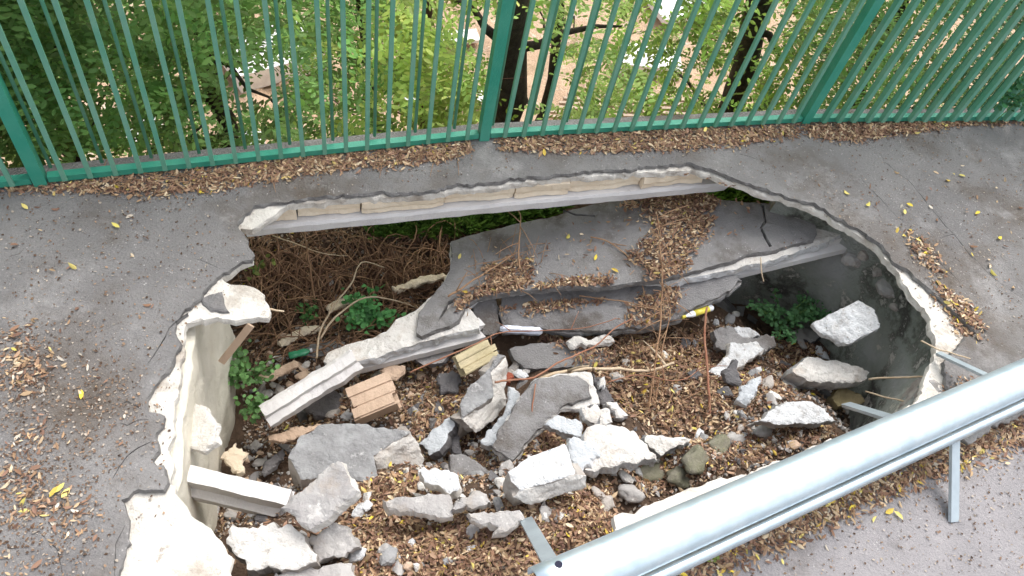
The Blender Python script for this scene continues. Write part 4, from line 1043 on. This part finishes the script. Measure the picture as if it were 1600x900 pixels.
# bright yellow leaves one by one
yl = [(313,300),(182,355),(40,325),(410,0),(850,240),(505,356),(95,765),(104,772),(86,770),(128,618),(805,847),(684,856),(730,818),(905,800),(1355,322),(1412,334),(1420,362),(1526,334),(1550,428),(1402,806),(1388,800),(1165,724),(1020,348),(718,402),(960,424),(930,404),(887,372),(600,812),(575,820),(628,818),(1500,640),(1478,474),(1332,768),(1420,322),(1502,276),(1322,303),(1480,283),(1560,374),(890,692),(1128,612),(1205,638),(1120,580)]
yi = 0
for a, b in yl:
    r_ = ray(a, b); h_ = BV.ray_cast(Vector(EYE), Vector(r_))
    if h_[0] is None or h_[0].z < -2: continue
    p = np.array(h_[0]) + np.array([0, 0, .008]); n_ = np.array(h_[1]); n_ = n_ if n_[2] > 0 else -n_
    o = leafmesh('fallen_leaf', [p], [n_ + rng.normal(0, .2, 3)], [rng.uniform(.034, .048)], [rng.uniform(.014, .02)], [YEL[yi % 4] * rng.uniform(.9, 1.1)], M_leaf)
    pit_ = h_[0].z < -.1
    tag(o, 'bright yellow fallen leaf in the pit or on sunken slab' if pit_ else 'single yellow fallen leaf lying on the asphalt', 'leaf', 'yellow leaves in the pit' if pit_ else 'yellow leaves on the asphalt'); yi += 1

# ------------------------------------------------------------------ roots, twigs
rt = MB()
rz = [(380,380,720,480),(400,400,700,460),(380,470,640,560),(420,360,560,460)]
for i in range(650):
    q = rz[i % 3]; a = random.uniform(q[0], q[2]); b = random.uniform(q[1], q[3])
    p = hit_floor(a, b)
    ang = random.uniform(0, 6.28); L = random.uniform(.08, .35)
    d = np.array([math.cos(ang), math.sin(ang), 0]); pts = []
    bend = random.uniform(-1, 1) * .3
    hgt = random.uniform(.0, .09)
    for k in range(7):
        s_ = k / 6
        r2 = p + d * (s_ - .5) * L + np.array([-d[1], d[0], 0]) * bend * L * (s_ * (1 - s_) * 4) + np.array([0, 0, 0])
        u_, v_ = uv(r2); r2[2] = float(height(u_, v_)) + .015 + hgt * math.sin(s_ * math.pi) + random.uniform(-.004, .004); pts.append(r2)
    rt.tube(pts, [random.uniform(.0015, .0042)] * 7, 5, random.choice([0, 0, 1]))
o = rt.build('root_tangle', [M_root, M_twig], smooth=True); o['kind'] = 'stuff'; o['label'] = 'tangle of dry brown roots and stalks in the dark left pit'; o['category'] = 'roots'
def twig(label, pts, r0_, r1_, m, name='twig', subs=0, group=None):
    P3 = smooth_path([P(*p) for p in pts], 5); n = len(P3)
    P3 = [p + np.array([nz(p, 20, 1.), nz(p, 20, 5.), 0]) * .004 for p in P3]
    t_ = MB(); t_.tube(P3, [r0_ + (r1_ - r0_) * i / (n - 1) for i in range(n)], 7)
    for k in range(subs):
        i = random.randrange(int(n * .15), n - 1); p = P3[i]; L = random.uniform(.05, .22)
        d = np.array([random.uniform(-1, 1), random.uniform(-1, 1), random.uniform(-.2, .7)]); d /= np.linalg.norm(d)
        q = [p + d * L * s_ + np.array([0, 0, -.25]) * L * s_ * s_ for s_ in (0, .33, .66, 1)]
        t_.tube(q, [r1_ * 1.3, r1_, r1_ * .8, r1_ * .5], 5)
    o = t_.build(name, m, smooth=True); return tag(o, label, 'twig')
twig('upright dead reddish plant stem rising through the leaves', [(1010,645,-.56),(1018,610,-.50),(1025,560,-.42),(1032,500,-.34),(1035,430,-.26),(1030,375,-.18),(1026,335,-.1)], .006, .002, M_twig, subs=34)
twig('second thin dead stem beside the upright reddish plant', [(1022,640,-.57),(1030,590,-.5),(1036,540,-.44),(1048,480,-.38),(1030,440,-.32)], .004, .0015, M_twig, subs=20)
twig('straight brown stick standing right of the dead plant', [(1110,668,-.50),(1108,620,-.45),(1104,570,-.4),(1101,520,-.35),(1105,480,-.3)], .007, .005, M_twigr, name='stick')
twig('thick peeled pale branch lying across the middle of pit', [(836,597,-.40),(860,586,-.40),(907,577,-.41),(957,576,-.43),(1013,579,-.45),(1053,567,-.43)], .009, .006, M_twigp, name='branch', subs=3)
twig('long red twig from upright chunk over the pale branch', [(773,597,-.38),(808,593,-.37),(835,590,-.36),(870,568,-.36),(905,552,-.36),(931,540,-.38),(962,512,-.36),(987,498,-.36)], .005, .003, M_twigr)
twig('red brown twig arching over the yellowish clay block', [(640,582,-.5),(707,553,-.46),(745,536,-.45),(781,520,-.46),(830,517,-.48),(907,513,-.46),(963,498,-.42)], .004, .002, M_twigr, subs=3)
twig('long thin twig lying on the left of sunken slab', [(700,464,-.47),(740,438,-.45),(780,412,-.43),(808,394,-.40)], .005, .003, M_twig, subs=3)
twig('forked dry sprout standing on the sunken slab', [(812,420,-.40),(810,392,-.37),(813,360,-.33),(812,332,-.28),(800,322,-.26)], .0045, .002, M_twig, subs=3)
twig('thin curved twig trailing over the slab to the dead plant', [(922,370,-.38),(950,377,-.37),(975,395,-.36),(992,415,-.36),(1002,440,-.38),(1010,470,-.44)], .004, .002, M_twig, subs=2)
twig('thin straight twig crossing the folded asphalt strip', [(905,462,-.48),(935,466,-.47),(965,470,-.46),(1000,476,-.44),(1030,482,-.42)], .0035, .002, M_twig, subs=1)
twig('arched pale twig in the back of the dark pit', [(495,560,-.85),(500,520,-.82),(520,480,-.78),(548,445,-.75),(565,410,-.74),(600,418,-.8)], .006, .003, M_twigp)
twig('pale horizontal twig from dark pit corner over roots', [(425,368,-.75),(460,380,-.75),(505,396,-.78),(545,400,-.85)], .004, .002, M_twigp)
twig('pale root arch reaching right across pit back', [(500,530,-.84),(525,495,-.78),(570,465,-.74),(620,470,-.8),(650,480,-.86)], .006, .003, M_twigp)
twig('upright dry stalk in the darkest left corner', [(492,470,-.95),(486,430,-.8),(480,390,-.65),(474,355,-.5)], .006, .003, M_twig)
twig('straw coloured rod poking out of the hole on right', [(1358,592,-.30),(1400,590,-.2),(1448,588,-.08)], .005, .004, M_twigp, name='rod')
twig('straw coloured lower rod running under the guardrail', [(1352,612,-.36),(1400,624,-.25),(1450,634,-.1)], .004, .004, M_twigp, name='rod')
twig('grey twig lying over the right hole edge', [(1440,533,-.03),(1462,544,.01),(1490,552,.015),(1515,560,.015)], .004, .003, M_twigp)
twig('thin red twig beneath the dead plant running right', [(948,598,-.45),(1000,586,-.43),(1060,595,-.42),(1100,572,-.42)], .003, .002, M_twigr, subs=3)
twig('vertical thin dead stem in front of sloping asphalt slab', [(828,678,-.42),(832,640,-.38),(836,600,-.34)], .0035, .003, M_twigr)
twig('short white stick poking from under the slab joist', [(1193,440,-.32),(1190,425,-.28),(1189,402,-.24)], .003, .003, M_twigp, name='stick')
twig('little pale stick beside the white tongue of concrete', [(418,482,-.08),(430,484,-.08),(445,487,-.1)], .005, .003, M_twigp, name='stick')
twig('thin curved twig falling across the yellow bottle', [(1035,470,-.42),(1060,476,-.4),(1080,492,-.42)], .003, .002, M_twig)
# dead grass bristles around plant
dg = MB()
for i in range(70):
    a, b = random.uniform(960, 1110), random.uniform(490, 670); p = hit_floor(a, b); ang = random.uniform(0, 6.28); L = random.uniform(.06, .2)
    d = np.array([math.cos(ang), math.sin(ang), random.uniform(0, .7)]) * L
    dg.tube([p + [0, 0, .02], p + d * .5 + [0, 0, .04], p + d + [0, 0, .02]], [.0022, .0018, .001], 5)
for i in range(40):
    a, b = random.uniform(740, 860), random.uniform(380, 460); p = onplane(a, b, plA); ang = random.uniform(0, 6.28); L = random.uniform(.05, .16)
    d = np.array([math.cos(ang), math.sin(ang), random.uniform(0, .25)]) * L
    dg.tube([p + [0, 0, .008], p + d * .5 + [0, 0, .02], p + d + [0, 0, .012]], [.002, .0016, .001], 5)
for i in range(60):
    a = random.uniform(150, 740); p = P(a, np.interp(a, [150, 420, 740], [292, 262, 240]) + random.uniform(-6, 14)); ang = random.uniform(0, 6.28); L = random.uniform(.04, .14)
    d = np.array([math.cos(ang), math.sin(ang), 0.02]) * L
    dg.tube([p + [0, 0, .008], p + d * .5 + [0, 0, .012], p + d + [0, 0, .008]], [.002, .0016, .001], 5)
o = dg.build('dry_stalks', M_twig, smooth=True); o['kind'] = 'stuff'; o['label'] = 'thin dry stalks strewn among the leaves'; o['category'] = 'stalks'

# ------------------------------------------------------------------ green plants
def blades(name, label, pts, hgt, m=M_plant, col=(.10, .22, .04)):
    pos = []; nr = []; an = []; ln = []
    for p in pts:
        for k in range(random.randint(4, 7)):
            a = random.uniform(0, 6.28); L = hgt * random.uniform(.5, 1.2)
            d = np.array([math.cos(a) * .6, math.sin(a) * .6, random.uniform(.4, 1.1)]); d /= np.linalg.norm(d)
            pos.append(p + d * L * .5); an.append(d); nr.append(np.cross(d, rng.normal(size=3))); ln.append(L)
    n = len(pos); cc = np.array(col) * rng.uniform(.6, 1.5, (n, 1)) * np.array([1, 1, 1]) + rng.uniform(0, .03, (n, 3)) * [1, .6, 0]
    o = leafmesh(name, pos, nr, ln, np.array(ln) * .10 + .002, cc, m, fold=.2, curl=.3, ang=an)
    o['label'] = label; o['category'] = 'grass'; o['kind'] = 'stuff'; return o
gp = [hit_floor(random.uniform(575, 830), 0) for _ in range(0)]
pts = []
for i in range(1100):
    a = random.uniform(575, 880); b = random.uniform(296, 372) 
    if b > np.interp(a, [575, 700, 830, 880], [372, 374, 345, 335]): continue
    p = hit_floor(a, b); pts.append(p)
blades('grass', 'green grass growing beneath the back edge of the slab', pts, .09, col=(.13, .25, .05))
pts = [hit_floor(random.uniform(1085, 1190), random.uniform(270, 318)) for _ in range(300)]
blades('grass', 'small patch of bright grass in the gap right of slab', pts, .10, col=(.14, .26, .04))
def weed(name, label, c, r, h, n, lw, col, nst=10):
    t_ = thing(name, label, 'plant', c)
    st = MB(); pos = []; nr = []; ln = []
    for i in range(nst):
        a = random.uniform(0, 6.28); rr = r * math.sqrt(random.random()); tip = c + np.array([math.cos(a) * rr, math.sin(a) * rr, h * random.uniform(.55, 1)])
        path = smooth_path([c + np.array([math.cos(a), math.sin(a), 0]) * .01, (c + tip) / 2 + np.array([0, 0, h * .2]), tip], 4)
        st.tube(path, [.003] * len(path), 5)
        for k in range(n // nst):
            p = path[random.randrange(len(path) // 3, len(path))] + rng.normal(0, lw * .8, 3) * [1, 1, .5]
            pos.append(p); nr.append(np.array([0, 0, 1]) + rng.normal(0, .45, 3)); ln.append(lw * random.uniform(.6, 1.3))
    st.build('stems', M_root if col[1] < .1 else M_fol2, t_)
    k = len(pos); cc = np.array(col) * rng.uniform(.55, 1.6, (k, 1))
    leafmesh('leaves', pos, nr, ln, np.array(ln) * .75, cc, M_plant, t_, fold=.3)
    return t_
M_fol2 = mat('green_stem', (.12, .22, .06), .7, bump=0)
weed('weed', 'lush green leafy weed between pit roots and the joist', pf(578, 506, 0), .14, .2, 330, .032, (.13, .36, .12), 16)
weed('weed', 'small green seedling in roots left of the lush weed', pf(478, 498, 0), .055, .1, 50, .028, (.08, .2, .06), 6)
weed('weed', 'low green weed climbing at the foot of left wall', P(392, 600, -.95), .12, .20, 190, .028, (.15, .30, .10), 14)
weed('weed', 'green weed below the wall weed above beige shard', P(402, 648, -.85), .07, .12, 90, .028, (.15, .30, .10), 8)
weed('weed', 'yellow green sprig under the asphalt corner at left', pf(400, 425, .4), .06, .08, 34, .028, (.2, .24, .06), 5)
weed('fern', 'dark green fern at the foot of the mossy wall', P(1215, 510, -.76), .20, .15, 480, .028, (.12, .27, .11), 22)
weed('fern', 'smaller fern tuft between wall and propped plate', P(1268, 508, -.74), .10, .10, 150, .026, (.09, .22, .08), 10)
weed('weed', 'tiny green sprout in litter beside the guardrail', P(1105, 868, .01), .02, .03, 12, .02, (.3, .42, .1), 3)
weed('bush', 'green sprouts climbing the far right end of fence', P(1548, 192, 0) , .09, .3, 120, .035, (.06, .2, .08), 8)

# ------------------------------------------------------------------ trees on the slope
def gz(p): u_, v_ = uv(p); return float(height(u_, v_))
trees = [  # name, trunk pixel path with v-depth, radius, leaf colour, label
  ('tree', [(815,-160),(803,40),(790,205)], 1.3, .105, (.19,.31,.06), 'thick dark trunked tree right of the middle fence post'),
  ('tree', [(655,-160),(660,60),(669,215)], 1.0, .022, (.28,.38,.09), 'slender reddish tree with light green leaves left of middle post'),
  ('tree', [(270,-160),(305,50),(345,190)], 1.5, .055, (.14,.27,.08), 'dark trunked tree with dense foliage left of centre'),
  ('tree', [(-40,-160),(35,60),(105,230)], 1.2, .05, (.14,.27,.08), 'dark dense tree behind the leftmost fence post'),
  ('tree', [(545,-160),(570,60),(590,190)], 2.2, .03, (.12,.25,.06), 'bushy tree behind the centre left of fence'),
  ('tree', [(872,-160),(866,60),(838,195)], 1.7, .035, (.24,.37,.10), 'forked thin tree right of the thick dark trunk'),
  ('tree', [(1200,-160),(1175,50),(1135,185)], 1.6, .10, (.20,.32,.06), 'leaning dark trunked tree before the right fence post'),
  ('tree', [(1440,-160),(1400,20),(1330,170)], 1.6, .04, (.12,.24,.06), 'olive green tree behind the dense right fence'),
  ('tree', [(1760,-160),(1680,20),(1600,160)], 1.4, .05, (.08,.18,.07), 'dark tree at the far right end of fence')]
tinfo = []
for nm, path, v, r, col, lab in trees:
    pp = [PV(a, b, v) for a, b in path]
    top = pp[0] + (pp[0] - pp[2]) * .15; bot = pp[2] + (pp[2] - pp[0]) * .2; 
    foot = np.array(bot); foot[2] = gz(bot) - .1
    t_ = thing(nm, lab, 'tree', foot)
    tk = MB(); path3 = smooth_path([foot, bot, pp[2], pp[1], pp[0], top], 5)
    path3 = [p + np.array([nz(p, 2.2, 3.), nz(p, 2.2, 8.), 0]) * .06 for p in path3]
    n = len(path3); tk.tube(path3, [r * (1.25 - .5 * i / n) for i in range(n)], 12)
    tk.build('trunk', M_barkr if 'reddish' in lab else M_bark, t_, True)
    for k in range(9):
        i = random.randrange(int(n * .3), n); p = path3[i]; a = random.uniform(0, 6.28); L = random.uniform(.35, .8)
        d = np.array([math.cos(a), math.sin(a) * .7, random.uniform(-.1, .8)]); q = [p + d * L * s_ + np.array([0, 0, -.12]) * s_ * s_ * L + rng.normal(0, .03, 3) * (s_ > 0) for s_ in (0, .25, .5, .75, 1)]
        # keep limbs behind the fence
        q = [x_ + V * max(0, .2 - uv(x_)[1]) for x_ in q]
        lb = MB(); lb.tube(q, [r * .35, r * .28, r * .2, r * .14, r * .06], 6)
        lb.build('limb', M_barkr if 'reddish' in lab else M_bark, t_, True)
    tinfo.append((t_, path3, v, col, np.mean([p[0] for p in path[1:]])))
# foliage sprays: density follows where the photograph shows leaves / gaps
dens_x = [-400, 0, 100, 250, 400, 470, 540, 640, 700, 760, 820, 900, 960, 1050, 1120, 1250, 1400, 1600, 2000]
dens_y = [1.0, .95, .88, .85, .62, .85, .85, .64, .66, .42, .25, .38, .45, .42, .8, .86, 1, 1, 1]
clus = {i: [] for i in range(len(tinfo))}
NSP = 0
for i in range(34000):
    a = random.uniform(-420, 2000); b = random.uniform(-420, 235)
    dn = np.interp(a, dens_x, dens_y)
    if noise.fractal(Vector((a / 75, b / 60, 1.7)), 1, 2, 3) * .9 + .42 < 1 - dn - (.0 if b > 60 else .10): continue
    if b < -40 and random.random() < .55: continue
    k = min(range(len(tinfo)), key=lambda j: abs(tinfo[j][4] - a) + random.uniform(0, 130))
    v = max(.35, tinfo[k][2] + random.gauss(0, .75))
    if 765 < a < 835 and v < 1.5: continue
    if abs(a - np.interp(b, [0, 200], [1190, 1132])) < 26 and v < 1.8: continue
    p = PV(a, b, v)
    if p[2] < gz(p) + .1: continue
    # clumping in depth
    if noise.noise(Vector(p * 1.7)) < -.18: continue
    clus[k].append(p); NSP += 1
def sprays(ps, col, t_, seed):
    pos = []; nr = []; an = []; ln = []; cc = []
    for p in ps:
        a = random.uniform(0, 6.28); d = np.array([math.cos(a), math.sin(a), random.uniform(-.7, .15)]); d /= np.linalg.norm(d)
        L = random.uniform(.14, .26); n = random.randint(5, 8); up = np.array([0, 0, 1]) + rng.normal(0, .35, 3)
        sd_ = np.cross(d, up); sd_ /= np.linalg.norm(sd_); up = np.cross(sd_, d)
        base = np.array(col) * random.uniform(.7, 2.0) + np.array([random.uniform(0, .06), random.uniform(0, .03), 0])
        cl = noise.noise(Vector(p * 1.3 + seed)); base = base * (1 + .5 * cl)
        for k in range(n):
            s_ = (k + .5) / n; q = p + d * L * s_ + np.array([0, 0, -.25]) * L * s_ * s_
            for sg in (-1, 1):
                lf = .043 * random.uniform(.8, 1.25)
                dd = sd_ * sg + d * .45 + rng.normal(0, .12, 3); dd /= np.linalg.norm(dd)
                pos.append(q + dd * lf * .5); an.append(dd); nr.append(up + rng.normal(0, .2, 3)); ln.append(lf); cc.append(np.clip(base * random.uniform(.8, 1.2), .01, .8))
    return leafmesh('crown', pos, nr, ln, np.array(ln) * .42, cc, M_fol, t_, fold=.15, curl=.15, ang=an)
for k, (t_, path3, v, col, cx) in enumerate(tinfo):
    if clus[k]: sprays(clus[k], col, t_, k * 3.3)
print('sprays', NSP)
# things lying on the sandy ground below
def far_board(label, px, py, L, wd, th, ang, m, name='board'):
    p = hit_floor(px, py); d = np.array([math.cos(ang), math.sin(ang), 0]); q = MB()
    q.bar(p - d * L / 2 + [0, 0, th / 2 + .08], p + d * L / 2 + [0, 0, th / 2 + .1], wd, th, side=(-d[1], d[0], 0)); o = q.build(name, m); return tag(o, label, 'rubbish' if name != 'planks' else 'plank')
far_board('white board on sandy ground left of the middle post', 680, 160, .9, .3, .05, .3, M_wht)
far_board('upper white board on sandy ground below trees', 700, 68, 1., .3, .05, .5, M_wht)
far_board('thin white post fragment near the white board', 656, 130, 1.5, .08, .08, 1.4, M_wht)
far_board('pale grey slab of rubbish seen through left bars', 430, 105, 1.4, .9, .3, .8, M_wht, 'rubbish_slab')
far_board('white scraps seen low behind the left fence rail', 395, 228, .35, .25, .06, .3, M_wht, 'rubbish_slab')
far_board('white scrap seen low left of the dark trunk', 225, 215, .5, .3, .06, 1., M_wht, 'rubbish_slab')
far_board('white sheet at the top right beyond the fence', 1070, 12, 1.6, 1.0, .1, .6, M_wht, 'rubbish_slab')
far_board('grey white heap seen between right bars', 1010, 110, 1.0, .6, .2, .2, M_wht, 'rubbish_slab')
far_board('white slab scrap right of the thin red trunk', 770, 165, .5, .3, .08, .2, M_wht, 'rubbish_slab')
for i in range(6):
    far_board(['lowest', 'second lowest', 'third lowest', 'fourth lowest', 'fifth lowest', 'topmost'][i] + ' thin plank of the row seen through bars right of trunk', 960 + i * 6, 196 - i * 7, 2.2, .05, .04, .30, M_plank, 'planks')
